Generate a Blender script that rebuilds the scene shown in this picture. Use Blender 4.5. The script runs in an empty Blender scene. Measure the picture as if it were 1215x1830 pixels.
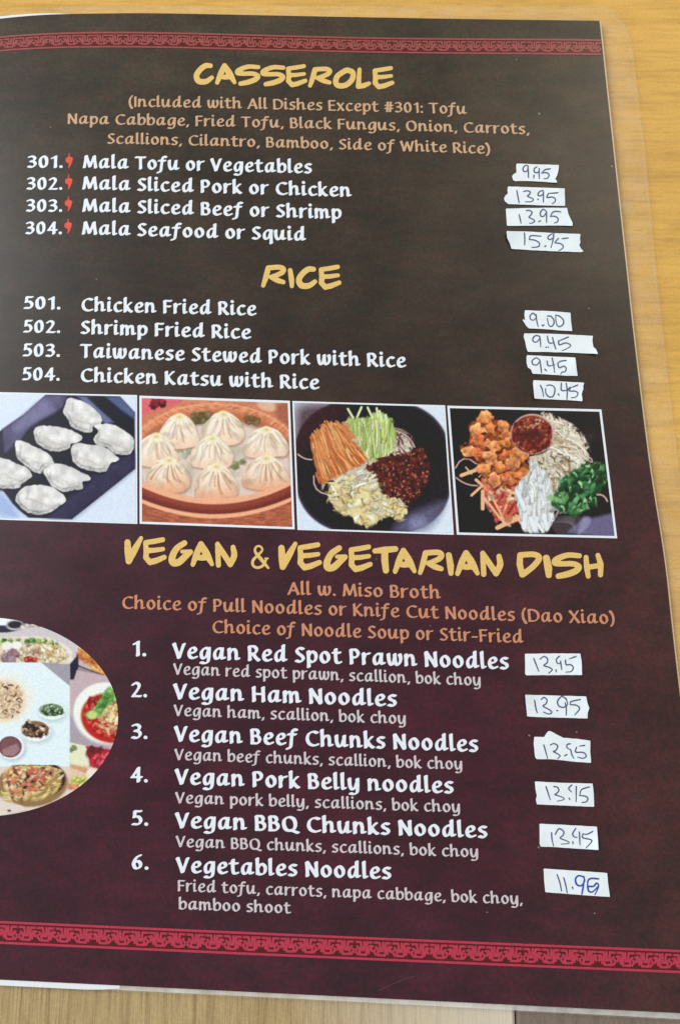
import bpy, math, random
import numpy as np

C = bpy.context.scene.collection
SC = bpy.context.scene
rnd = random.Random(7)

# ------------------------------------------------------------------ camera, light, exposure
PW, PH = 1215.0, 1830.0             # size of the photograph the measurements were taken from
F = 1320.0                          # focal length in photograph pixels
TILT = math.radians(9.5)
CAMH = 0.215
cam = bpy.data.cameras.new('camera')
cam.sensor_fit = 'HORIZONTAL'
cam.sensor_width = 36.0
cam.lens = 36.0 * F / PW
cam.clip_start = 0.005
cam.clip_end = 50
co = bpy.data.objects.new('camera', cam)
C.objects.link(co)
co.location = (0, 0, CAMH)
co.rotation_euler = (TILT, 0, 0)
SC.camera = co

w = bpy.data.worlds.new('World')
SC.world = w
w.use_nodes = True
nt = w.node_tree
bg = nt.nodes['Background']
# a plain bright interior: pale ceiling, brighter towards the window side
tc = nt.nodes.new('ShaderNodeTexCoord')
sep = nt.nodes.new('ShaderNodeSeparateXYZ')
nt.links.new(tc.outputs['Generated'], sep.inputs[0])
mr = nt.nodes.new('ShaderNodeMapRange')
mr.inputs['From Min'].default_value = -1
mr.inputs['From Max'].default_value = 1
nt.links.new(sep.outputs['X'], mr.inputs['Value'])
rp = nt.nodes.new('ShaderNodeValToRGB')
rp.color_ramp.elements[0].color = (0.90, 0.98, 1.06, 1)
rp.color_ramp.elements[1].color = (0.90, 0.84, 0.76, 1)
nt.links.new(mr.outputs['Result'], rp.inputs[0])
nt.links.new(rp.outputs['Color'], bg.inputs['Color'])
bg.inputs['Strength'].default_value = 0.62


def area(name, loc, target, size, power, color):
    l = bpy.data.lights.new(name, 'AREA')
    l.shape = 'RECTANGLE'
    l.size, l.size_y = size
    l.energy = power
    l.color = color
    o = bpy.data.objects.new(name, l)
    C.objects.link(o)
    o.location = loc
    d = np.array(target, float) - np.array(loc, float)
    from mathutils import Vector
    o.rotation_euler = Vector(d).to_track_quat('-Z', 'Y').to_euler()
    return o


area('window_light', (-1.5, 0.55, 1.1), (0, 0, 0), (1.4, 1.1), 34, (0.93, 0.98, 1.0))
area('room_lamp', (1.1, 1.3, 1.5), (0.05, 0.1, 0), (0.8, 0.8), 9, (1.0, 0.86, 0.66))

SC.view_settings.view_transform = 'Standard'
SC.view_settings.look = 'None'
SC.view_settings.exposure = 0.0
SC.view_settings.gamma = 1.0
SC.view_settings.use_curve_mapping = False

# ------------------------------------------------------------------ the menu's surface and measuring on it
PAPER_Z = 0.0010


def bump(x, y):
    """how far the bowed page stands off the table: it rises beside its bound left side, most at the top"""
    s = np.clip((x + 0.160) / 0.31, 0, 1)
    shape = np.sin(np.pi * s ** 0.72) ** 2
    a = 0.0030 * np.clip((y + 0.12) / 0.29, 0, 1) ** 1.6 + 0.0004
    return a * shape


def surf(x, y):
    return PAPER_Z + bump(x, y)


def at(p, lift=0.0, flat=None):
    """points measured in the photograph -> points on the bowed page (or on a flat level z = flat)"""
    p = np.atleast_2d(np.asarray(p, float))
    u = (p[:, 0] - PW / 2) / F
    v = -(p[:, 1] - PH / 2) * (PW / 679.0 * 1024.0 / PH) / F
    ct, st = math.cos(TILT), math.sin(TILT)
    dx, dy, dz = u, v * ct + st, v * st - ct
    z = np.full(len(p), PAPER_Z if flat is None else flat)
    for _ in range(8 if flat is None else 1):
        t = (CAMH - z) / (-dz)
        x, y = t * dx, t * dy
        if flat is None:
            z = surf(x, y) + lift
    return np.stack([x, y, z], 1)


# ------------------------------------------------------------------ materials
def lin(c):
    c = np.asarray(c, float) / 255.0
    return np.where(c <= 0.04045, c / 12.92, ((c + 0.055) / 1.055) ** 2.4)


SPEC, ILL = 0.027, 1.08


def ink(c):
    """ink colour from its look on the page"""
    return np.clip((lin(c) - SPEC) / ILL, 0.002, 0.86)


def newmat(name):
    m = bpy.data.materials.new(name)
    m.use_nodes = True
    n = m.node_tree.nodes
    return m, n, m.node_tree.links, n['Principled BSDF']


def noise_node(n, l, vec, scale, detail=4, rough=0.6, sc3=None):
    t = n.new('ShaderNodeTexNoise')
    t.inputs['Scale'].default_value = scale
    t.inputs['Detail'].default_value = detail
    t.inputs['Roughness'].default_value = rough
    if sc3 is not None:
        mp = n.new('ShaderNodeMapping')
        mp.inputs['Scale'].default_value = sc3
        l.new(vec, mp.inputs['Vector'])
        vec = mp.outputs['Vector']
    l.new(vec, t.inputs['Vector'])
    return t.outputs['Fac']


def gloss(b):
    """the clear film over the print"""
    b.inputs['Roughness'].default_value = 0.30
    b.inputs['Specular IOR Level'].default_value = 0.42


def ramp(n, l, fac, stops):
    r = n.new('ShaderNodeValToRGB')
    e = r.color_ramp.elements
    while len(e) < len(stops):
        e.new(0.5)
    for k, (p, c) in enumerate(stops):
        e[k].position = p
        e[k].color = (*c, 1)
    l.new(fac, r.inputs[0])
    return r.outputs['Color']


def mixc(n, l, fac, a, b, mode='MIX'):
    m = n.new('ShaderNodeMix')
    m.data_type = 'RGBA'
    m.blend_type = mode
    for k, v in ((0, fac), (6, a), (7, b)):
        if hasattr(v, 'default_value') or hasattr(v, 'is_linked'):
            l.new(v, m.inputs[k])
        elif k == 0:
            m.inputs[0].default_value = v
        else:
            m.inputs[k].default_value = (*v, 1)
    return m.outputs[2]


def ink_mat(name, c, grain=0.16):
    m, n, l, b = newmat(name)
    tc = n.new('ShaderNodeTexCoord')
    f = noise_node(n, l, tc.outputs['Object'], 1900, 2, 0.6)
    base = ink(c)
    col = ramp(n, l, f, [(0.28, base * (1 - grain)), (0.72, np.clip(base * (1 + grain), 0, 0.9))])
    l.new(col, b.inputs['Base Color'])
    gloss(b)
    return m


def paint_mat(name):
    """printed photograph: the colours are printed dots laid down on a fine grid of the sheet"""
    m, n, l, b = newmat(name)
    a = n.new('ShaderNodeVertexColor')
    a.layer_name = 'print'
    l.new(a.outputs['Color'], b.inputs['Base Color'])
    gloss(b)
    return m


def page_mat():
    m, n, l, b = newmat('printed_page')
    tc = n.new('ShaderNodeTexCoord')
    obj = tc.outputs['Object']
    sp = n.new('ShaderNodeSeparateXYZ')
    l.new(obj, sp.inputs[0])
    warp = noise_node(n, l, obj, 22, 3)
    ad = n.new('ShaderNodeMath')
    ad.operation = 'MULTIPLY_ADD'
    l.new(warp, ad.inputs[0])
    ad.inputs[1].default_value = 0.05
    l.new(sp.outputs['Y'], ad.inputs[2])
    rg = n.new('ShaderNodeMapRange')
    rg.inputs['From Min'].default_value = -0.10
    rg.inputs['From Max'].default_value = 0.20
    l.new(ad.outputs[0], rg.inputs['Value'])
    base = ramp(n, l, rg.outputs['Result'], [
        (0.0, ink((75, 50, 57))), (0.18, ink((74, 48, 56))), (0.40, ink((74, 51, 56))), (0.50, ink((68, 57, 53))),
        (0.62, ink((67, 60, 55))), (1.0, ink((76, 69, 59)))])
    # warmer, browner print along the right side
    rx = n.new('ShaderNodeMapRange')
    rx.inputs['From Min'].default_value = 0.045
    rx.inputs['From Max'].default_value = 0.105
    rx.inputs['To Max'].default_value = 0.75
    l.new(sp.outputs['X'], rx.inputs['Value'])
    ry = n.new('ShaderNodeMapRange')
    ry.inputs['From Min'].default_value = 0.03
    ry.inputs['From Max'].default_value = -0.02
    l.new(sp.outputs['Y'], ry.inputs['Value'])
    mu = n.new('ShaderNodeMath')
    mu.operation = 'MULTIPLY'
    l.new(rx.outputs[0], mu.inputs[0])
    l.new(ry.outputs[0], mu.inputs[1])
    base = mixc(n, l, mu.outputs[0], base, ink((79, 60, 56)))
    # clouded print: broad dabs, long streaks and grain
    c1 = ramp(n, l, noise_node(n, l, obj, 42, 7, 0.68), [(0.30, (0.58, 0.61, 0.63)), (0.70, (1.46, 1.42, 1.38))])
    c2 = ramp(n, l, noise_node(n, l, obj, 130, 5, 0.6, (0.45, 1.5, 1)), [(0.32, (0.78, 0.76, 0.78)), (0.70, (1.25, 1.22, 1.2))])
    c3 = ramp(n, l, noise_node(n, l, obj, 1100, 2, 0.7), [(0.30, (0.70, 0.73, 0.73)), (0.70, (1.32, 1.28, 1.28))])
    col = mixc(n, l, 1.0, base, c1, 'MULTIPLY')
    col = mixc(n, l, 1.0, col, c2, 'MULTIPLY')
    col = mixc(n, l, 1.0, col, c3, 'MULTIPLY')
    # colour mottling of the coarse print: greenish and reddish patches
    ct = n.new('ShaderNodeTexNoise')
    ct.inputs['Scale'].default_value = 330
    ct.inputs['Detail'].default_value = 3
    l.new(obj, ct.inputs['Vector'])
    hv = ramp(n, l, ct.outputs['Fac'], [(0.34, (1.11, 0.94, 0.97)), (0.5, (1, 1, 1)), (0.66, (0.86, 1.06, 1.0))])
    col = mixc(n, l, 1.0, col, hv, 'MULTIPLY')
    # tiny pale flecks
    fl = n.new('ShaderNodeTexVoronoi')
    fl.inputs['Scale'].default_value = 150
    l.new(obj, fl.inputs['Vector'])
    fm = ramp(n, l, fl.outputs['Distance'], [(0.020, (1, 1, 1)), (0.05, (0, 0, 0))])
    fsel = ramp(n, l, noise_node(n, l, obj, 70, 2), [(0.60, (0, 0, 0)), (0.66, (0.5, 0.5, 0.5))])
    fmask = mixc(n, l, 1.0, fm, fsel, 'MULTIPLY')
    col = mixc(n, l, fmask, col, ink((140, 128, 122)))
    l.new(col, b.inputs['Base Color'])
    gloss(b)
    # handled film: faint smears in the gloss
    rr = n.new('ShaderNodeMapRange')
    rr.inputs['To Min'].default_value = 0.22
    rr.inputs['To Max'].default_value = 0.42
    l.new(noise_node(n, l, obj, 45, 5), rr.inputs['Value'])
    l.new(rr.outputs[0], b.inputs['Roughness'])
    return m


def wood_mat(name, light, dark, along, streak):
    """along = (sx, sy): noise stretch; long grain runs where the factor is small"""
    m, n, l, b = newmat(name)
    tc = n.new('ShaderNodeTexCoord')
    obj = tc.outputs['Object']
    f1 = noise_node(n, l, obj, 1, 6, 0.62, (along[0], along[1], 30))
    f2 = noise_node(n, l, obj, 1, 3, 0.6, (along[0] * 5, along[1] * 5, 100))
    f3 = noise_node(n, l, obj, 24, 3)
    f4 = noise_node(n, l, obj, 1500, 2)
    col = ramp(n, l, f1, [(0.25, dark), (0.48, light), (0.75, np.minimum(light * 1.10, 0.9))])
    col = mixc(n, l, 1.0, col, ramp(n, l, f2, [(0.30, (streak,) * 3), (0.55, (1, 1, 1))]), 'MULTIPLY')
    col = mixc(n, l, 1.0, col, ramp(n, l, f3, [(0.3, (0.91, 0.90, 0.88)), (0.7, (1.06, 1.06, 1.05))]), 'MULTIPLY')
    col = mixc(n, l, 1.0, col, ramp(n, l, f4, [(0.3, (0.90, 0.89, 0.87)), (0.7, (1.08, 1.08, 1.08))]), 'MULTIPLY')
    # pores: short dark ticks along the grain
    pv = n.new('ShaderNodeTexVoronoi')
    mp = n.new('ShaderNodeMapping')
    mp.inputs['Scale'].default_value = (along[0] * 9, along[1] * 3.2, 300)
    l.new(obj, mp.inputs['Vector'])
    l.new(mp.outputs['Vector'], pv.inputs['Vector'])
    pv.inputs['Scale'].default_value = 1.0
    tick = ramp(n, l, pv.outputs['Distance'], [(0.10, (0.80, 0.74, 0.66)), (0.22, (1, 1, 1))])
    col = mixc(n, l, 0.6, col, mixc(n, l, 1.0, col, tick, 'MULTIPLY'))
    l.new(col, b.inputs['Base Color'])
    b.inputs['Roughness'].default_value = 0.5
    b.inputs['Specular IOR Level'].default_value = 0.2
    return m, n, l, b, col, obj


def film_mat(name, haze, tint, var=0.08):
    m, n, l, b = newmat(name)
    out = n['Material Output']
    b.inputs['Base Color'].default_value = (*tint, 1)
    b.inputs['Roughness'].default_value = 0.22
    tr = n.new('ShaderNodeBsdfTransparent')
    tr.inputs[0].default_value = (0.985, 0.98, 0.975, 1)
    tc = n.new('ShaderNodeTexCoord')
    f = noise_node(n, l, tc.outputs['Object'], 160, 4)
    rr = n.new('ShaderNodeMapRange')
    rr.inputs['From Min'].default_value = 0.3
    rr.inputs['From Max'].default_value = 0.7
    rr.inputs['To Min'].default_value = max(haze - var, 0)
    rr.inputs['To Max'].default_value = haze + var
    l.new(f, rr.inputs['Value'])
    mx = n.new('ShaderNodeMixShader')
    l.new(rr.outputs[0], mx.inputs[0])
    l.new(tr.outputs[0], mx.inputs[1])
    l.new(b.outputs[0], mx.inputs[2])
    l.new(mx.outputs[0], out.inputs['Surface'])
    return m


WOOD, *_ = wood_mat('table_wood', np.array((0.675, 0.400, 0.098)), np.array((0.53, 0.300, 0.070)), (14, 170), 0.84)
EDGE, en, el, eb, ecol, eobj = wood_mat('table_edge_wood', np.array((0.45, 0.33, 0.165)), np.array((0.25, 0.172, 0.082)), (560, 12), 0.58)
# window reflection on the edge strip, painted as paler colour towards the right
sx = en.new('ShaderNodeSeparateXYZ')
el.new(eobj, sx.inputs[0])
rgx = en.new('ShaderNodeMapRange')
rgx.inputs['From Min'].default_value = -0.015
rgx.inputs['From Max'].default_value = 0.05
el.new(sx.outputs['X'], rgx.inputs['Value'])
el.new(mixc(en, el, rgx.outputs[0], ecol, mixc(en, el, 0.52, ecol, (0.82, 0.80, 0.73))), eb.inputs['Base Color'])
DARKWOOD, *_ = wood_mat('dark_edge_wood', np.array((0.20, 0.155, 0.125)), np.array((0.12, 0.09, 0.075)), (300, 40), 0.8)

PAGE = page_mat()
PRINT = paint_mat('printed_picture')
FILM = film_mat('clear_film', 0.085, (0.80, 0.76, 0.70), 0.05)
FILMSHADOW = film_mat('film_edge_shadow', 0.34, (0.38, 0.27, 0.14), 0.22)
SEAL = film_mat('milky_film_seam', 0.46, (0.80, 0.79, 0.75), 0.16)
WHITEPAPER = ink_mat('white_paper', (232, 236, 240), 0.04)
PAPEREDGE = ink_mat('cut_paper_edge', (226, 200, 160), 0.10)
GOLD = ink_mat('gold_ink', (229, 194, 120), 0.10)
TAN = ink_mat('tan_ink', (206, 168, 134), 0.14)
COPPER = ink_mat('copper_ink', (204, 144, 112), 0.14)
WHITE = ink_mat('white_ink', (232, 239, 246), 0.06)
GREY = ink_mat('grey_white_ink', (208, 201, 204), 0.14)
CHILI = ink_mat('chili_ink', (226, 92, 74), 0.12)
ROSE = ink_mat('rose_border_ink', (156, 87, 82), 0.22)
ROSEBACK = ink_mat('rose_border_ground', (98, 44, 46), 0.24)
CRIMSON = ink_mat('crimson_border_ink', (184, 68, 86), 0.20)
CRIMSONBACK = ink_mat('crimson_border_ground', (92, 20, 40), 0.24)
SCRATCH = ink_mat('scratch', (106, 78, 84), 0.2)
SCUFF = ink_mat('scuff', (138, 124, 120), 0.2)


def strip_mat():
    m, n, l, b = newmat('price_strip_paper')
    tc = n.new('ShaderNodeTexCoord')
    f = noise_node(n, l, tc.outputs['Object'], 260, 4)
    l.new(ramp(n, l, f, [(0.3, (0.70, 0.775, 0.82)), (0.7, (0.78, 0.835, 0.87))]), b.inputs['Base Color'])
    b.inputs['Roughness'].default_value = 0.55
    b.inputs['Specular IOR Level'].default_value = 0.3
    return m


def pen_mat(name, c):
    m, n, l, b = newmat(name)
    tc = n.new('ShaderNodeTexCoord')
    f = noise_node(n, l, tc.outputs['Object'], 700, 3)
    base = lin(c)
    l.new(ramp(n, l, f, [(0.3, base * 0.72), (0.72, np.minimum(base * 1.7, 0.8))]), b.inputs['Base Color'])
    b.inputs['Roughness'].default_value = 0.5
    return m


STRIP = strip_mat()
PEN = pen_mat('blue_black_pen', (66, 78, 106))
BLUEPEN = pen_mat('blue_pen', (30, 62, 150))


# ------------------------------------------------------------------ mesh building
def link(name, verts, faces, mat, parent=None, origin=None, label=None, smooth=False, colors=None):
    """one mesh object; vertices in world space, kept relative to `origin` (or to the parent's place)"""
    verts = np.asarray(verts, float)
    o0 = np.zeros(3)
    if parent is not None:
        o0 = np.array(parent['_w'])
    elif origin is not None:
        o0 = np.asarray(origin, float)
    me = bpy.data.meshes.new(name)
    v = verts - o0
    if isinstance(faces, np.ndarray):
        nf, k = faces.shape
        me.vertices.add(len(v))
        me.vertices.foreach_set('co', v.astype(np.float32).ravel())
        me.loops.add(nf * k)
        me.loops.foreach_set('vertex_index', faces.astype(np.int32).ravel())
        me.polygons.add(nf)
        me.polygons.foreach_set('loop_start', np.arange(0, nf * k, k, dtype=np.int32))
        me.update(calc_edges=True)
    else:
        me.from_pydata([tuple(q) for q in v], [], faces)
        me.update()
    if smooth:
        me.polygons.foreach_set('use_smooth', np.ones(len(me.polygons), bool))
    if colors is not None:
        a = me.color_attributes.new('print', 'FLOAT_COLOR', 'POINT')
        a.data.foreach_set('color', np.c_[colors, np.ones(len(colors))].astype(np.float32).ravel())
    me.materials.append(mat)
    o = bpy.data.objects.new(name, me)
    C.objects.link(o)
    o['_w'] = [float(q) for q in o0]
    if parent is not None:
        o.parent = parent
    else:
        o.location = o0
    if label:
        o['label'] = label
    return o


def thing(name, label, cat, loc=(0, 0, 0), group=None):
    o = bpy.data.objects.new(name, None)
    C.objects.link(o)
    o.empty_display_size = 0.02
    o.location = loc
    o['_w'] = [float(q) for q in loc]
    o['label'] = label
    o['category'] = cat
    if group:
        o['group'] = group
    return o


def catmull(pts, n=7, closed=False):
    p = np.asarray(pts, float)
    if len(p) < 3:
        return p
    if closed:
        q = np.vstack([p[-1], p, p[0], p[1]])
    else:
        q = np.vstack([2 * p[0] - p[1], p, 2 * p[-1] - p[-2]])
    out = []
    t = np.linspace(0, 1, n, endpoint=False)[:, None]
    for i in range(1, len(q) - 2):
        a, b, c, d = q[i - 1], q[i], q[i + 1], q[i + 2]
        out.append(0.5 * (2 * b + (c - a) * t + (2 * a - 5 * b + 4 * c - d) * t ** 2 + (3 * b - a - 3 * c + d) * t ** 3))
    out = np.vstack(out)
    return np.vstack([out, p[0] if closed else p[-1]])


def blob_mesh(strokes, cell):
    """strokes = [(points, radius or radii)]; the inked area as a flat mesh (marching squares on the distance to the strokes)"""
    P = np.vstack([s[0] for s in strokes])
    R = max(float(np.max(s[1])) for s in strokes)
    lo, hi = P.min(0) - R - 2 * cell, P.max(0) + R + 2 * cell
    nx, ny = (np.ceil((hi - lo) / cell)).astype(int) + 1
    X, Y = np.meshgrid(lo[0] + np.arange(nx) * cell, lo[1] + np.arange(ny) * cell)
    D = np.full(X.shape, 1e9)
    for pts, r in strokes:
        pts = np.asarray(pts, float)
        r = np.full(len(pts), float(r)) if np.isscalar(r) else np.asarray(r, float)
        if len(pts) == 1:
            D = np.minimum(D, np.hypot(X - pts[0, 0], Y - pts[0, 1]) - r[0])
            continue
        for k in range(len(pts) - 1):
            a, b = pts[k], pts[k + 1]
            ab = b - a
            L = ab @ ab
            t = np.clip(((X - a[0]) * ab[0] + (Y - a[1]) * ab[1]) / max(L, 1e-12), 0, 1)
            d = np.hypot(X - a[0] - t * ab[0], Y - a[1] - t * ab[1]) - (r[k] * (1 - t) + r[k + 1] * t)
            D = np.minimum(D, d)
    return march(X, Y, D)


def fill_mesh(outline, cell):
    """the inside of an outline as a fine flat mesh"""
    p = np.asarray(outline, float)
    lo, hi = p.min(0) - 2 * cell, p.max(0) + 2 * cell
    nx, ny = (np.ceil((hi - lo) / cell)).astype(int) + 1
    X, Y = np.meshgrid(lo[0] + np.arange(nx) * cell, lo[1] + np.arange(ny) * cell)
    D = np.full(X.shape, 1e9)
    ins = np.zeros(X.shape, bool)
    for a, b in zip(p, np.roll(p, -1, 0)):
        ab = b - a
        t = np.clip(((X - a[0]) * ab[0] + (Y - a[1]) * ab[1]) / max(ab @ ab, 1e-12), 0, 1)
        D = np.minimum(D, np.hypot(X - a[0] - t * ab[0], Y - a[1] - t * ab[1]))
        if a[1] != b[1]:
            ins ^= ((a[1] > Y) != (b[1] > Y)) & (X < (b[0] - a[0]) * (Y - a[1]) / (b[1] - a[1]) + a[0])
    return march(X, Y, np.where(ins, -D, D))


def march(X, Y, D):
    ny, nx = X.shape
    verts, faces, key = [], [], {}

    def vc(i, j):
        k = (i, j)
        if k not in key:
            key[k] = len(verts)
            verts.append((X[j, i], Y[j, i]))
        return key[k]

    def ve(i, j, i2, j2):
        k = (i, j, i2, j2) if (i, j) < (i2, j2) else (i2, j2, i, j)
        if k not in key:
            d1, d2 = D[j, i], D[j2, i2]
            t = d1 / (d1 - d2)
            key[k] = len(verts)
            verts.append((X[j, i] + t * (X[j2, i2] - X[j, i]), Y[j, i] + t * (Y[j2, i2] - Y[j, i])))
        return key[k]
    IN = D < 0
    cnt = IN[:-1, :-1].astype(int) + IN[1:, :-1] + IN[:-1, 1:] + IN[1:, 1:]
    for j in range(ny - 1):
        i = 0
        row = cnt[j]
        while i < nx - 1:
            c = row[i]
            if c == 0:
                i += 1
                continue
            if c == 4:
                i2 = i
                while i2 < nx - 1 and row[i2] == 4 and i2 - i < 6:
                    i2 += 1
                faces.append((vc(i, j), vc(i2, j), vc(i2, j + 1), vc(i, j + 1)))
                i = i2
                continue
            cs = ((i, j), (i + 1, j), (i + 1, j + 1), (i, j + 1))
            f = []
            for k in range(4):
                a, b = cs[k], cs[(k + 1) % 4]
                ia, ib = IN[a[1], a[0]], IN[b[1], b[0]]
                if ia:
                    f.append(vc(*a))
                if ia != ib:
                    f.append(ve(*a, *b))
            if len(f) > 2:
                faces.append(tuple(f))
            i += 1
    return np.array(verts), faces


def join(parts):
    V, Fc, n = [], [], 0
    for v, f in parts:
        V.append(v)
        Fc += [tuple(q + n for q in g) for g in f]
        n += len(v)
    return np.vstack(V), Fc


def ear_free_poly(px, lift):
    return at(px, lift), [tuple(range(len(px)))]


# ------------------------------------------------------------------ lettering
def S(*p):
    return ('s', p)


def L(*p):
    return ('l', p)


def O(*p):
    return ('o', p)


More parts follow.
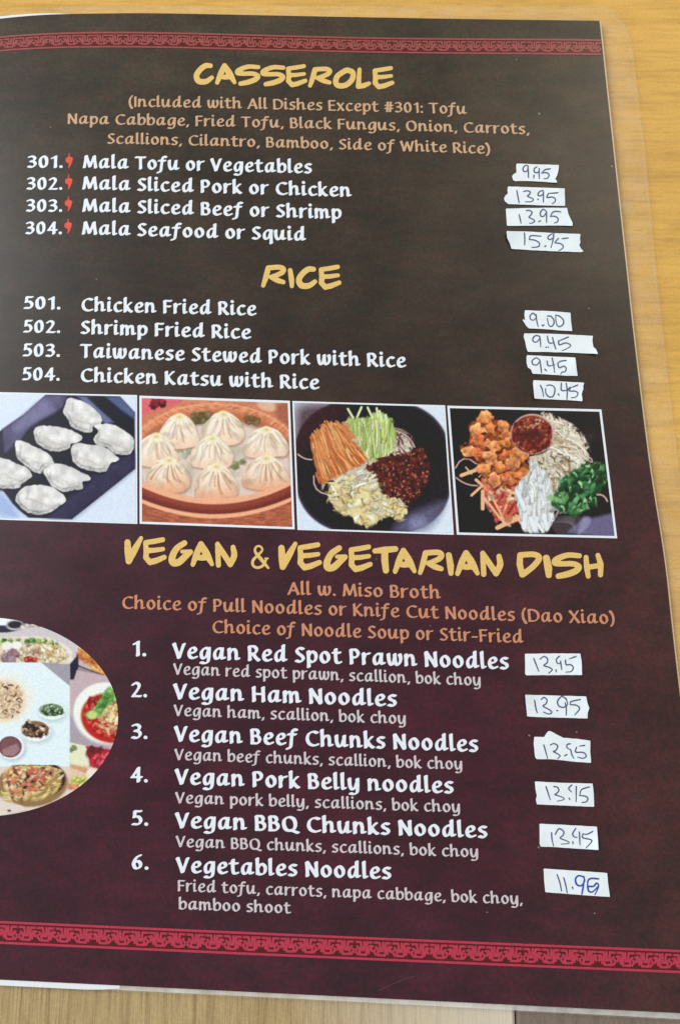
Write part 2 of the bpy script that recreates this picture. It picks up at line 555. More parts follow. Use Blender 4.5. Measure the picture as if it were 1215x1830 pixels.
BOWL = S((.46, .66), (.27, .70), (.08, .48), (.05, .18), (.16, .0), (.34, .17), (.46, .55))
G = {
 'a': (.58, [BOWL, S((.47, .70), (.44, .3), (.46, .05), (.58, .09))]),
 'b': (.45, [S((.03, 1.04), (.03, .5), (.04, .05)), S((.05, .42), (.25, .70), (.45, .52), (.42, .15), (.22, 0), (.04, .06))]),
 'c': (.40, [S((.40, .64), (.25, .70), (.07, .5), (.05, .2), (.20, 0), (.41, .07))]),
 'd': (.58, [BOWL, S((.48, 1.04), (.46, .4), (.47, .05), (.58, .09))]),
 'e': (.43, [S((.07, .33), (.30, .38), (.42, .54), (.32, .70), (.16, .64), (.05, .40), (.08, .12), (.24, 0), (.43, .08))]),
 'f': (.37, [S((.42, .97), (.30, 1.02), (.20, .86), (.13, .3), (.07, -.16), (-.10, -.27)), L((-.01, .68), (.35, .68))]),
 'g': (.50, [BOWL, S((.48, .70), (.47, .2), (.41, -.2), (.22, -.31), (.04, -.26))]),
 'h': (.54, [L((.03, 1.04), (.03, 0)), S((.04, .40), (.20, .65), (.36, .66), (.42, .45), (.42, .06), (.54, .07))]),
 'i': (.14, [S((.04, .70), (.03, .3), (.05, .02), (.15, .06)), L((.06, .98), (.06, .99))]),
 'k': (.42, [L((.03, 1.04), (.03, 0)), L((.37, .68), (.08, .34)), S((.12, .36), (.28, .12), (.42, .0))]),
 'l': (.14, [S((.04, 1.04), (.03, .3), (.05, .02), (.15, .06))]),
 'm': (.80, [L((.03, .70), (.03, 0)), S((.04, .42), (.19, .67), (.33, .62), (.36, .3), (.36, 0)),
             S((.37, .42), (.52, .67), (.66, .62), (.69, .3), (.70, .06), (.81, .08))]),
 'n': (.54, [L((.03, .70), (.03, 0)), S((.04, .40), (.20, .67), (.36, .64), (.42, .4), (.42, .06), (.54, .07))]),
 'o': (.48, [O((.24, .70), (.06, .5), (.06, .19), (.24, 0), (.43, .19), (.43, .5))]),
 'p': (.46, [L((.04, .70), (.04, -.32)), S((.05, .42), (.24, .70), (.45, .53), (.42, .16), (.24, 0), (.06, .09))]),
 'q': (.48, [BOWL, L((.48, .70), (.46, -.32))]),
 'r': (.32, [L((.03, .70), (.03, 0)), S((.04, .36), (.16, .62), (.34, .69))]),
 's': (.35, [S((.35, .66), (.18, .70), (.05, .56), (.12, .41), (.29, .31), (.34, .14), (.21, 0), (.02, .05))]),
 't': (.36, [S((.14, .90), (.12, .4), (.15, .07), (.26, 0), (.37, .05)), L((.0, .68), (.35, .68))]),
 'u': (.57, [S((.03, .70), (.04, .25), (.15, 0), (.30, .1), (.44, .5)), S((.46, .70), (.44, .25), (.47, .04), (.58, .08))]),
 'v': (.42, [L((.02, .70), (.2, 0)), L((.2, 0), (.42, .70))]),
 'w': (.72, [S((.03, .70), (.05, .25), (.15, .0), (.28, .1), (.37, .5)), S((.38, .70), (.39, .2), (.50, 0), (.64, .15), (.71, .45), (.66, .70))]),
 'x': (.42, [L((.02, .70), (.40, 0)), L((.40, .70), (.02, 0))]),
 'y': (.48, [S((.03, .70), (.04, .25), (.15, 0), (.30, .1), (.44, .5)), S((.46, .70), (.45, .1), (.40, -.21), (.22, -.31), (.06, -.27))]),
 'A': (.62, [L((0, 0), (.34, 1)), L((.34, 1), (.62, 0)), L((.13, .33), (.50, .33))]),
 'B': (.48, [L((.04, 0), (.04, 1)), S((.04, .98), (.28, 1), (.40, .80), (.30, .57), (.06, .54)), S((.06, .54), (.36, .52), (.47, .27), (.34, .02), (.04, .01))]),
 'C': (.62, [S((.62, .93), (.40, 1), (.14, .82), (.05, .45), (.16, .12), (.40, 0), (.63, .08))]),
 'D': (.63, [L((.04, 0), (.04, 1)), S((.04, .99), (.34, .98), (.60, .76), (.62, .32), (.38, .03), (.04, .01))]),
 'E': (.44, [L((.04, 0), (.04, 1)), L((.04, 1), (.42, 1)), L((.04, .53), (.38, .53)), L((.04, 0), (.44, 0))]),
 'F': (.42, [L((.04, 0), (.04, 1)), L((.04, 1), (.43, 1)), L((.04, .53), (.37, .53))]),
 'H': (.60, [L((.04, 0), (.04, 1)), L((.56, 0), (.56, 1)), L((.04, .52), (.56, .52))]),
 'I': (.08, [L((.04, 0), (.04, 1))]),
 'K': (.52, [L((.04, 0), (.04, 1)), L((.46, 1), (.08, .52)), S((.12, .55), (.32, .22), (.52, 0))]),
 'M': (.78, [L((0, 0), (.11, 1)), L((.11, 1), (.38, .08)), L((.38, .08), (.66, 1)), L((.66, 1), (.77, 0))]),
 'N': (.60, [L((.04, 0), (.04, 1)), L((.04, 1), (.56, 0)), L((.56, 0), (.56, 1))]),
 'O': (.72, [O((.36, 1), (.10, .82), (.05, .46), (.14, .12), (.36, 0), (.60, .14), (.68, .5), (.60, .86))]),
 'P': (.46, [L((.04, 0), (.04, 1)), S((.04, .99), (.30, 1), (.45, .75), (.32, .47), (.06, .45))]),
 'Q': (.74, [O((.36, 1), (.10, .82), (.05, .46), (.14, .12), (.36, 0), (.60, .14), (.68, .5), (.60, .86)), L((.42, .06), (.80, -.12))]),
 'R': (.54, [L((.04, 0), (.04, 1)), S((.04, .99), (.30, 1), (.45, .77), (.32, .50), (.06, .47)), S((.24, .47), (.38, .2), (.55, 0))]),
 'S': (.42, [S((.41, .93), (.22, 1), (.06, .82), (.14, .6), (.34, .42), (.41, .2), (.23, 0), (.02, .07))]),
 'T': (.56, [L((0, 1), (.57, 1)), L((.29, 1), (.29, 0))]),
 'V': (.56, [L((0, 1), (.28, 0)), L((.28, 0), (.57, 1))]),
 'W': (.86, [L((0, 1), (.2, 0)), L((.2, 0), (.43, .92)), L((.43, .92), (.65, 0)), L((.65, 0), (.86, 1))]),
 'X': (.56, [L((.02, 1), (.55, 0)), L((.53, 1), (.0, 0))]),
 '0': (.52, [O((.26, 1), (.08, .78), (.05, .45), (.10, .14), (.26, 0), (.42, .16), (.47, .52), (.42, .84))]),
 '1': (.32, [L((.06, .84), (.26, 1)), L((.26, 1), (.26, 0))]),
 '2': (.48, [S((.05, .86), (.22, 1), (.40, .86), (.36, .58), (.05, .02)), L((.05, .01), (.48, .01))]),
 '3': (.46, [S((.06, .93), (.24, 1), (.41, .85), (.36, .64), (.16, .54)), S((.16, .54), (.38, .47), (.45, .24), (.26, 0), (.03, .05))]),
 '4': (.52, [L((.38, 0), (.38, 1)), L((.38, 1), (.02, .31)), L((.02, .31), (.53, .31))]),
 '5': (.44, [L((.42, 1), (.12, 1)), L((.12, 1), (.09, .56)), S((.09, .57), (.30, .60), (.44, .34), (.32, .05), (.03, .04))]),
 '6': (.48, [S((.42, .98), (.22, .82), (.06, .38), (.18, .02), (.40, .10), (.44, .38), (.28, .57), (.09, .40))]),
 '.': (.08, [L((.04, .05), (.04, .06))]),
 ',': (.10, [L((.07, .06), (.01, -.14))]),
 ':': (.08, [L((.04, .05), (.04, .06)), L((.04, .62), (.04, .63))]),
 '(': (.20, [S((.21, 1.1), (.07, .8), (.03, .45), (.08, .08), (.21, -.2))]),
 ')': (.20, [S((.0, 1.1), (.14, .8), (.18, .45), (.13, .08), (.0, -.2))]),
 '#': (.56, [L((.14, 0), (.22, 1)), L((.36, 0), (.44, 1)), L((.02, .34), (.54, .34)), L((.04, .66), (.56, .66))]),
 '-': (.30, [L((.02, .36), (.28, .36))]),
}
_cache = {}


def glyph(ch, na, nb):
    """a letter written with a broad nib (half axes na, nb, held at an angle): thick stems, thin joins, sliced ends"""
    k = (ch, na, nb)
    if k not in _cache:
        w_, strokes = G[ch]
        ph = math.radians(27)
        c, s_ = math.cos(ph), math.sin(ph)
        hx, hy = math.hypot(na * c, nb * s_), math.hypot(na * s_, nb * c)
        low = ch.islower()
        R = np.array([[c, s_], [-s_, c]])
        out, dots = [], []
        for kind, pts in strokes:
            p = np.array(pts, float)
            if low:
                p = p * np.array([1.04, 1.10])
            p[:, 1] = hy + p[:, 1] * (1 - 2 * hy)
            q = catmull(p, 6, closed=(kind == 'o')) if kind in 'so' else p
            if kind == 'l' and len(q) == 2:
                q = np.linspace(q[0], q[1], 5)
            t = np.linspace(0, 1, len(q))
            r = 0.93 + 0.17 * np.abs(2 * t - 1) ** 2.5           # strokes flare towards their ends
            if kind == 'o':
                r[:] = 1.0
            if ch in '.:' or (ch == 'i' and len(pts) == 2):          # round dots
                a_ = np.linspace(0, 2 * math.pi, 14, endpoint=False)
                dots.append((q.mean(0) + na * 0.98 * np.stack([np.cos(a_), np.sin(a_)], 1), [tuple(range(14))]))
                continue
            out.append(((q @ R.T) / np.array([na, nb]), r))
        if out:
            v, f = blob_mesh(out, 0.36)
            dots.insert(0, ((v * np.array([na, nb])) @ R, f))
        v, f = join(dots)
        _cache[k] = (v, f, w_ * (1.04 if low else 1.0) + 2 * hx, hx)
    return _cache[k]


def text_line(name, txt, x0, y0, x1, y1, cap, mat, rx, ry, bow=0.0, label=None, parent=None):
    """a printed line from (x0, y0) to (x1, y1) along its foot, capitals `cap` high (photograph pixels)"""
    pen, placed = 0.0, []
    gap = 0.045
    for ch in txt:
        if ch == ' ':
            pen += 0.36
            continue
        v, f, adv, hx = glyph(ch, rx, ry)
        placed.append((v, f, pen + hx))
        pen += adv + gap
    total = pen - gap
    sc = math.hypot(x1 - x0, y1 - y0) / total
    dx, dy = (x1 - x0) / total, (y1 - y0) / total
    parts = []
    for v, f, off in placed:
        s = off + v[:, 0]
        t = s / total
        px = x0 + dx * s
        py = y0 + dy * s - bow * 4 * t * (1 - t)
        lean = (px - 246) * 0.000128
        parts.append((np.stack([px - lean * cap * v[:, 1], py - cap * v[:, 1]], 1), f))
    v, f = join(parts)
    return link(name, at(v, 0.00006), f, mat, parent, label=label)


# ------------------------------------------------------------------ the table
table = thing('wooden_table', 'honey coloured wooden table with fine grain lying under the menu', 'table', (0, 0, 0))


def slab(name, x0, y0, x1, y1, z0, z1, mat, parent, bev=0.0008):
    b = bev
    r = [(x0, y0, z0), (x1, y0, z0), (x1, y1, z0), (x0, y1, z0),
         (x0, y0, z1 - b), (x1, y0, z1 - b), (x1, y1, z1 - b), (x0, y1, z1 - b),
         (x0 + b, y0 + b, z1), (x1 - b, y0 + b, z1), (x1 - b, y1 - b, z1), (x0 + b, y1 - b, z1)]
    f = [(3, 2, 1, 0), (0, 1, 5, 4), (1, 2, 6, 5), (2, 3, 7, 6), (3, 0, 4, 7), (4, 5, 9, 8), (5, 6, 10, 9), (6, 7, 11, 10), (7, 4, 8, 11), (8, 9, 10, 11)]
    return link(name, r, f, mat, parent)


yedge = at([(600, 1740)], flat=0)[0][1]
ylow = yedge - 0.030
xsplit = at([(922, 1812)], flat=0)[0][0]
slab('table_top', -0.42, yedge + 0.0004, 0.42, 0.55, -0.028, 0.0, WOOD, table)
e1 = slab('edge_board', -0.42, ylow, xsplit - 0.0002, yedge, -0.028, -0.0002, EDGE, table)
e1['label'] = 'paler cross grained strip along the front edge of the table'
e2 = slab('edge_board', xsplit + 0.0002, ylow, 0.42, yedge, -0.028, -0.0004, DARKWOOD, table)
e2['label'] = 'dark brown strip at the right end of the front edge'

# ------------------------------------------------------------------ the menu: film, sheet, page
menu = thing('restaurant_menu', 'dark laminated menu page with gold headings, food photos and item lists on a wooden table', 'menu',
             tuple(at([(560, 900)], flat=0)[0]))

TOPX = np.array([-170, -80, 12, 90, 190, 300, 607, 840, 1071])
TOPY = np.array([58, 44, 32, 26, 24, 24, 30, 34, 37.0])
RX = np.array([1071, 1095, 1119, 1132, 1159, 1187, 1205, 1243, 1283.0])
RY = np.array([37, 260, 480, 600, 820, 1000, 1160, 1480, 1813.0])


def sm_interp(x, xs, ys):
    """smooth curve through measured points"""
    p = catmull(np.stack([xs, ys], 1), 12)
    return np.interp(x, p[:, 0], p[:, 1])


def bottom(x):
    return 1751 + (x - 5) * 0.0492


def grid_px(left, right, top, bot, nu, nv, lift, z=None):
    """a sheet between four photograph-measured edges; left/right give x for y, top/bot give y for x"""
    V = []
    for j in range(nv + 1):
        tv = j / nv
        for i in range(nu + 1):
            tu = i / nu
            y = 900.0
            for _ in range(3):
                xl, xr = left(y), right(y)
                x = xl + (xr - xl) * tu
                y = top(x) + (bot(x) - top(x)) * tv
            V.append((x, y))
    V = np.array(V)
    idx = np.arange((nu + 1) * (nv + 1)).reshape(nv + 1, nu + 1)
    F_ = np.stack([idx[1:, :-1].ravel(), idx[1:, 1:].ravel(), idx[:-1, 1:].ravel(), idx[:-1, :-1].ravel()], 1)
    return at(V, lift), F_


def rim(v, nu, nv, drop):
    """a turned-down skirt round the sheet, so that its edge has thickness"""
    idx = np.arange((nu + 1) * (nv + 1)).reshape(nv + 1, nu + 1)
    loop = np.concatenate([idx[0, :], idx[1:, -1], idx[-1, -2::-1], idx[-2:0:-1, 0]])
    low = v[loop].copy()
    low[:, 2] -= drop
    n = len(v)
    k = len(loop)
    f = np.array([(n + i, n + (i + 1) % k, n + k + (i + 1) % k, n + k + i) for i in range(k)])
    return np.vstack([v, v[loop], low]), f


right_edge = lambda y: float(np.interp(y, *[q for q in (lambda p: (p[:, 1], p[:, 0]))(catmull(np.stack([RX, RY], 1), 8))]))
left_edge = lambda y: -168.0 - 0.02 * (y - 900)
top_edge = lambda x: float(sm_interp(x, TOPX, TOPY))
v, f = grid_px(left_edge, right_edge, top_edge, bottom, 70, 100, 0.0)
v2, f2 = rim(v, 70, 100, 0.00035)
link('page', v2, np.vstack([f, f2]), PAGE, menu, smooth=True)

# the film pouch: a clear rim with rounded corners wider than the page
FRX = np.array([1108, 1129, 1151, 1173, 1198, 1240, 1290, 1352.0])
FRY = np.array([-10, 80, 260, 490, 706, 1050, 1420, 1822.0])
film_right = lambda y: float(np.interp(y, FRY, FRX)) - (max(0.0, 62 - y) ** 2) * 0.012
film_top = lambda x: 10.0 + 0.002 * x + max(0.0, 130 - x) * 0.10
film_bot = lambda x: bottom(x) + 10.5 + min(max((x - 700) / 500, 0), 1) * 2.5
v, f = grid_px(lambda y: -182.0, film_right, film_top, film_bot, 70, 100, -0.00040)
v2, f2 = rim(v, 70, 100, 0.00045)
link('laminate_film', v2, np.vstack([f, f2]), FILM, menu)


def ribbon(top, bot, n, lift):
    """a narrow strip between two measured lines"""
    a, b = at(top, lift), at(bot, lift)
    n = len(top)
    V = np.vstack([a, b])
    return V, [(i, n + i, n + i + 1, i + 1) for i in range(n - 1)]


ye = np.linspace(24, 1815, 90)
xe = np.array([film_right(q) for q in ye])
v, f = ribbon(np.stack([xe - 1.5, ye], 1), np.stack([xe + 0.2, ye], 1), 90, -0.00036)
link('film_seam_or_shadow', v, f, FILMSHADOW, menu, label='fine painted shadow line along the clear film at the right')  # brown ribbon painted in for the thin shadow beside the film
xs = np.linspace(-165, 1290, 60)
yb = bottom(xs)
v, f = ribbon(np.stack([xs, yb - 2], 1), np.stack([xs, yb + 8.0 + np.clip((xs - 600) / 600, 0, 1) * 2.6], 1), 60, -0.00030)
link('film_seam_or_shadow', v, f, SEAL, menu, label='milky sealed rim of the film below the page')
# unprinted paper showing past the print at two edges
xa = np.linspace(-160, 214, 14)
v, f = ribbon(np.stack([xa, bottom(xa) - 3], 1), np.stack([xa, bottom(xa) + 10.2 - np.clip((xa - 150) / 60, 0, 1) ** 2 * 5], 1), 14, -0.00022)
link('paper_margin', v, f, WHITEPAPER, menu, label='white unprinted sliver at the lower left edge')
xa = np.linspace(-165, 126, 12)
ya = sm_interp(xa, TOPX, TOPY)
v, f = ribbon(np.stack([xa, ya - 4.0 * np.clip((126 - xa) / 90, 0, 1) ** 0.7], 1), np.stack([xa, ya + 2], 1), 12, -0.00018)
link('paper_margin', v, f, WHITEPAPER, menu, label='white unprinted sliver at the upper left edge')


ye = np.linspace(38, 1808, 60)
xe = np.array([right_edge(q) for q in ye])
v, f = ribbon(np.stack([xe - 1.0, ye], 1), np.stack([xe + 2.4, ye], 1), 60, -0.00020)
link('paper_edge', v, f, PAPEREDGE, menu, label='thin pale cut edge of the paper along the right side')


# ------------------------------------------------------------------ the two key-pattern borders
def border(name, tx, ty, bx, by, period, inkm, ground, label):
    xs = np.linspace(-168, 1300, 160)
    pt, pb = np.polyfit(tx, ty, 4 if len(tx) > 5 else 2), np.polyfit(bx, by, 4 if len(bx) > 5 else 2)
    yt = lambda x: np.where(x < tx[0], np.interp(tx[0], tx, ty) + (x - tx[0]) * (-0.10 if len(tx) > 5 else 0.04), np.polyval(pt, x))
    ybm = lambda x: np.where(x < bx[0], np.interp(bx[0], bx, by) + (x - bx[0]) * (-0.10 if len(bx) > 5 else 0.04), np.polyval(pb, x))
    # clip to the page
    xr = right_edge(float(np.interp(1100, tx, ty))) - 0.5
    xs = np.linspace(-166, xr, 150)
    g = ribbon(np.stack([xs, yt(xs)], 1), np.stack([xs, ybm(xs)], 1), 150, 0.00004)
    root = link(name, *g, ground, menu, label=label)
    # key pattern: one repeat, in (repeats, 0..1 across the band)
    asp = float(np.mean(ybm(xs) - yt(xs))) / period
    unit = [
        [(0.00, .77), (.33, .77), (.37, .23), (.73, .23), (.75, .50), (.86, .58)],
        [(.47, .78), (.50, .42), (.62, .42), (.66, .77), (1.02, .77)],
        [(.02, .60), (.17, .62), (.07, .40), (.25, .54), (.24, .30)],
        [(.84, .24), (.98, .40), (.90, .46)],
    ]
    th = 0.050
    half = []
    for sx in (1, -1):
        st = [(np.array([((a if sx > 0 else 1 - a) / asp, b) for a, b in u]), th) for u in unit]
        gv, gf = blob_mesh(st, 0.022)
        half.append((gv * np.array([asp, 1.0]), gf if sx > 0 else gf))
    parts = []
    n_u = int((xr + 166) / period)
    for k in range(n_u):
        gv, gf = half[0 if k % 9 < 5 else 1]
        x = xr - (n_u - k) * period + gv[:, 0] * period
        ok = x < xr
        x = np.minimum(x, xr)
        a, b = yt(x), ybm(x)
        parts.append((np.stack([x, b - (b - a) * gv[:, 1]], 1), gf))
    for lo, hi in ((0.0, .105), (.895, 1.0)):
        n = len(xs)
        a, b = yt(xs), ybm(xs)
        V = np.vstack([np.stack([xs, b - (b - a) * hi], 1), np.stack([xs, b - (b - a) * lo], 1)])
        parts.append((V, [(i, n + i, n + i + 1, i + 1) for i in range(n - 1)]))
    v, f = join(parts)
    link('key_pattern', at(v, 0.00008), f, inkm, root)


border('border_band', np.array([12, 55, 100, 200, 300, 607, 840, 1075.0]), np.array([64, 60.5, 58.8, 56.8, 57.5, 65.5, 68.5, 70.5]),
       np.array([12, 55, 100, 200, 300, 607, 840, 1075.0]), np.array([91, 88, 86, 85, 86, 93.0, 96.5, 98.5]), 26.7, ROSE, ROSEBACK,
       'muted rose key pattern band along the top of the page')
border('border_band', np.array([7, 240, 500, 740, 1202.0]), np.array([1646, 1656, 1668.3, 1677.8, 1697]),
       np.array([7, 240, 500, 740, 1202.0]), np.array([1686.6, 1698.3, 1709.4, 1718.5, 1739]), 33.4, CRIMSON, CRIMSONBACK,
       'crimson key pattern band along the foot of the page')

# ------------------------------------------------------------------ printed words
B_ = (0.116, 0.052)       # bold nib
M_ = (0.097, 0.046)       # lighter nib


def line(name, txt, x0, y0, x1, y1, cap, mat, nib, bow=0.0, label=None):
    return text_line(name, txt, x0, y0, x1, y1, cap, mat, nib[0], nib[1], bow, label, menu)


line('description_line', '(Included with All Dishes Except #301: Tofu', 229, 191, 834, 204.5, 19, TAN, M_, 1.2)
line('description_line', 'Napa Cabbage, Fried Tofu, Black Fungus, Onion, Carrots,', 120, 221.5, 947, 240.5, 19, TAN, M_, 1.5)
line('description_line', 'Scallions, Cilantro, Bamboo, Side of White Rice)', 191, 257, 877, 275.5, 19, TAN, M_, 1.2)
items = [
    ('301.', 47.5, 300, 113, 300.5, 'Mala Tofu or Vegetables', 148, 300.5, 558, 310.5, 22.5),
    ('302.', 46.5, 339, 112.3, 339.5, 'Mala Sliced Pork or Chicken', 147, 338.6, 628.5, 352.4, 22.8),
    ('303.', 45.5, 378.4, 112, 379, 'Mala Sliced Beef or Shrimp', 147, 378.6, 611, 392.0, 23),
    ('304.', 44.5, 418.6, 111.5, 419, 'Mala Seafood or Squid', 146.3, 419.2, 547, 431, 23),
    ('501.', 41.2, 552.6, 109, 553.5, 'Chicken Fried Rice', 144, 556.4, 458.5, 564.6, 23.5),
    ('502.', 40.6, 594.8, 108.5, 595.6, 'Shrimp Fried Rice', 143.3, 597, 449, 606.5, 23.5),
    ('503.', 39.6, 637.4, 108, 638.2, 'Taiwanese Stewed Pork with Rice', 142.5, 639.4, 726, 657.5, 24),
    ('504.', 38.6, 680, 107.5, 680.8, 'Chicken Katsu with Rice', 142.7, 682.7, 571, 696.5, 24),
]
for num, a, b, c, d, nm, e, f_, g, h, cap in items:
    line('item_number', num, a, b, c, d, cap, WHITE, B_)
    line('item_name', nm, e, f_, g, h, cap + 1, WHITE, B_)
line('description_line', 'All w. Miso Broth', 513.5, 1063, 788, 1070.5, 23, COPPER, M_)
line('description_line', 'Choice of Pull Noodles or Knife Cut Noodles (Dao Xiao)', 217, 1088, 1100, 1116, 23, COPPER, M_)
line('description_line', 'Choice of Noodle Soup or Stir-Fried', 378.5, 1131.5, 935.8, 1149.8, 23, COPPER, M_)
vegan = [
    ('1.', 235, 1172.8, 262.5, 1173.4, 'Vegan Red Spot Prawn Noodles', 308, 1177, 910.2, 1197, [('Vegan red spot prawn, scallion, bok choy', 309.5, 1205.6, 860, 1226)]),
    ('2.', 233.3, 1246, 263.8, 1246.6, 'Vegan Ham Noodles', 309.4, 1249.6, 710, 1263.6, [('Vegan ham, scallion, bok choy', 310.3, 1279.5, 726, 1294.5)]),
    ('3.', 233.3, 1320.6, 264.6, 1321.2, 'Vegan Beef Chunks Noodles', 311, 1325.4, 855.5, 1344.6, [('Vegan beef chunks, scallion, bok choy', 311.7, 1358.4, 827, 1376)]),
    ('4.', 232.6, 1398, 265.2, 1398.8, 'Vegan Pork Belly noodles', 312.3, 1402, 811.5, 1418.8, [('Vegan pork belly, scallions, bok choy', 313, 1435.6, 823, 1452.5)]),
    ('5.', 234, 1475.5, 266, 1476.2, 'Vegan BBQ Chunks Noodles', 312.8, 1480, 872, 1498.5, [('Vegan BBQ chunks, scallions, bok choy', 314, 1513.8, 855.5, 1532.8)]),
    ('6.', 233.3, 1554, 266.6, 1554.8, 'Vegetables Noodles', 314.2, 1560, 700, 1572, [('Fried tofu, carrots, napa cabbage, bok choy,', 317, 1593, 934.6, 1617), ('bamboo shoot', 318.8, 1625.4, 520, 1633)]),
]
for num, a, b, c, d, nm, e, f_, g, h, subs in vegan:
    line('item_number', num, a, b, c, d, 28, WHITE, B_)
    line('item_name', nm, e, f_, g, h, 28.6, WHITE, B_)
    for t, q, r, s, u in subs:
        line('item_description', t, q, r, s, u, 20.5, GREY, M_)

# chili marks
for cx, cy in ((123.8, 287.5), (123, 325.5), (122.6, 364.5), (122, 404.5)):
    def P(*q):
        return np.array([(cx + x * 0.265, cy + y * 0.262) for x, y in q])
    st = [(catmull(P((0, -14), (-8, 0), (6, 14), (2, 32), (-4, 48))), np.linspace(4.3, .7, 29)[:len(catmull(P((0, -14), (-8, 0), (6, 14), (2, 32), (-4, 48))))]),
          (P((-14, -12), (14, -14)), np.array([2.8, 2.9])), (P((-12, -2), (10, 2)), np.array([3.6, 3.2])),
          (P((-2, -28), (0, -50)), np.array([1.1, .7]))]
    v, f = blob_mesh(st, 0.55)
    link('chili_icon', at(v, 0.00006), f, CHILI, menu)

# brush headings
BR = {
 'C': [('s', [(280, 105), (225, 105), (165, 150), (125, 215), (150, 275), (230, 280), (295, 237)], [26, 30, 31, 31, 33, 30, 24])],
 'A': [('s', [(435, 105), (395, 190), (357, 288)], [28, 30, 22]), ('s', [(435, 105), (490, 195), (540, 285)], [28, 34, 20]), ('s', [(398, 222), (435, 228), (478, 222)], [24, 26, 30])],
 'S': [('s', [(800, 120), (690, 115), (590, 150), (575, 180), (640, 190), (740, 190), (795, 215), (770, 250), (690, 280), (605, 297)], [22, 24, 26, 28, 24, 24, 26, 28, 28, 24])],
 'E': [('l', [(868, 168), (880, 270), (872, 345)], [30, 36, 34]), ('l', [(870, 165), (980, 150), (1088, 130)], [30, 32, 30]), ('l', [(880, 262), (980, 258), (1092, 243)], [32, 30, 26]),
       ('l', [(872, 345), (925, 402), (1000, 385), (1108, 342)], [34, 36, 36, 30])],
 'R': [('l', [(148, 145), (120, 260), (80, 382)], [36, 38, 28]), ('s', [(148, 142), (300, 135), (355, 165), (320, 215), (190, 268)], [34, 34, 34, 34, 30]), ('s', [(190, 268), (270, 310), (350, 335)], [34, 36, 30])],
 'O': [('o', [(590, 157), (505, 215), (485, 285), (520, 322), (600, 312), (665, 250), (672, 180), (630, 155)], 30)],
 'L': [('l', [(744, 150), (738, 240), (732, 325)], [21, 24, 27]), ('l', [(732, 328), (790, 318), (842, 296)], [26, 27, 21])],
 'I': [('l', [(445, 178), (463, 300), (467, 390)], [30, 35, 26])],
 'V': [('s', [(78, 82), (82, 150), (87, 218)], [22, 25, 22]), ('s', [(88, 216), (130, 135), (176, 52)], [22, 24, 15])],
 'G': [('s', [(497, 88), (440, 130), (408, 195), (415, 235), (455, 232), (502, 190), (540, 155)], [21, 23, 25, 26, 26, 24, 20]), ('l', [(538, 154), (480, 152)], [18, 14])],
 'N': [('l', [(757, 248), (752, 150), (750, 95)], [20, 20, 18]), ('l', [(750, 98), (800, 170), (850, 243)], [20, 22, 22]), ('s', [(850, 243), (880, 180), (872, 120)], [22, 24, 20])],
 'T': [('l', [(730, 102), (800, 95), (876, 88)], [18, 24, 20]), ('l', [(800, 100), (800, 170), (808, 240)], [24, 25, 22])],
 'D': [('l', [(585, 85), (583, 150), (600, 222)], [20, 22, 20]), ('s', [(585, 84), (680, 80), (718, 105), (680, 160), (605, 222)], [20, 20, 21, 21, 20])],
 'H': [('l', [(1045, 102), (1050, 170), (1060, 232)], [17, 20, 17]), ('l', [(1128, 88), (1148, 150), (1146, 222)], [17, 20, 18]), ('l', [(1050, 172), (1140, 158)], [18, 18])],
 '&': [('s', [(1130, 272), (1070, 200), (1030, 148), (1040, 112), (1070, 110), (1085, 138), (1055, 172), (1014, 215), (1016, 255), (1052, 270), (1094, 250), (1118, 200)], [9, 14, 10, 8, 8, 8, 10, 11, 10, 10, 10, 7]),
       ('l', [(1105, 200), (1130, 200)], [6, 6])],
}
_br = {}


def brush(ch):
    if ch not in _br:
        st = []
        for kind, pts, r in BR[ch]:
            p = np.array(pts, float)
            r = np.full(len(p), r) if np.isscalar(r) else np.array(r, float)
            if kind == 'l':
                st.append((p, r))
            else:
                q = catmull(np.c_[p, r], 6, closed=(kind == 'o'))
                st.append((q[:, :2], q[:, 2]))
        h = np.vstack([s[0] for s in st])
        v, f = blob_mesh(st, max(h[:, 1].max() - h[:, 1].min(), 1) / 34)
        lo, hi = v.min(0), v.max(0)
        _br[ch] = ((v - lo) / (hi - lo), [tuple(reversed(q)) for q in f])
    return _br[ch]


def heading(label, letters):
    parts = []
    for ch, x0, x1, y0, y1 in letters:
        v, f = brush(ch)
        parts.append((v * np.array([x1 - x0, y1 - y0]) + np.array([x0, y0]), f))
    v, f = join(parts)
    link('heading', at(v, 0.00006), f, GOLD, menu, label=label)


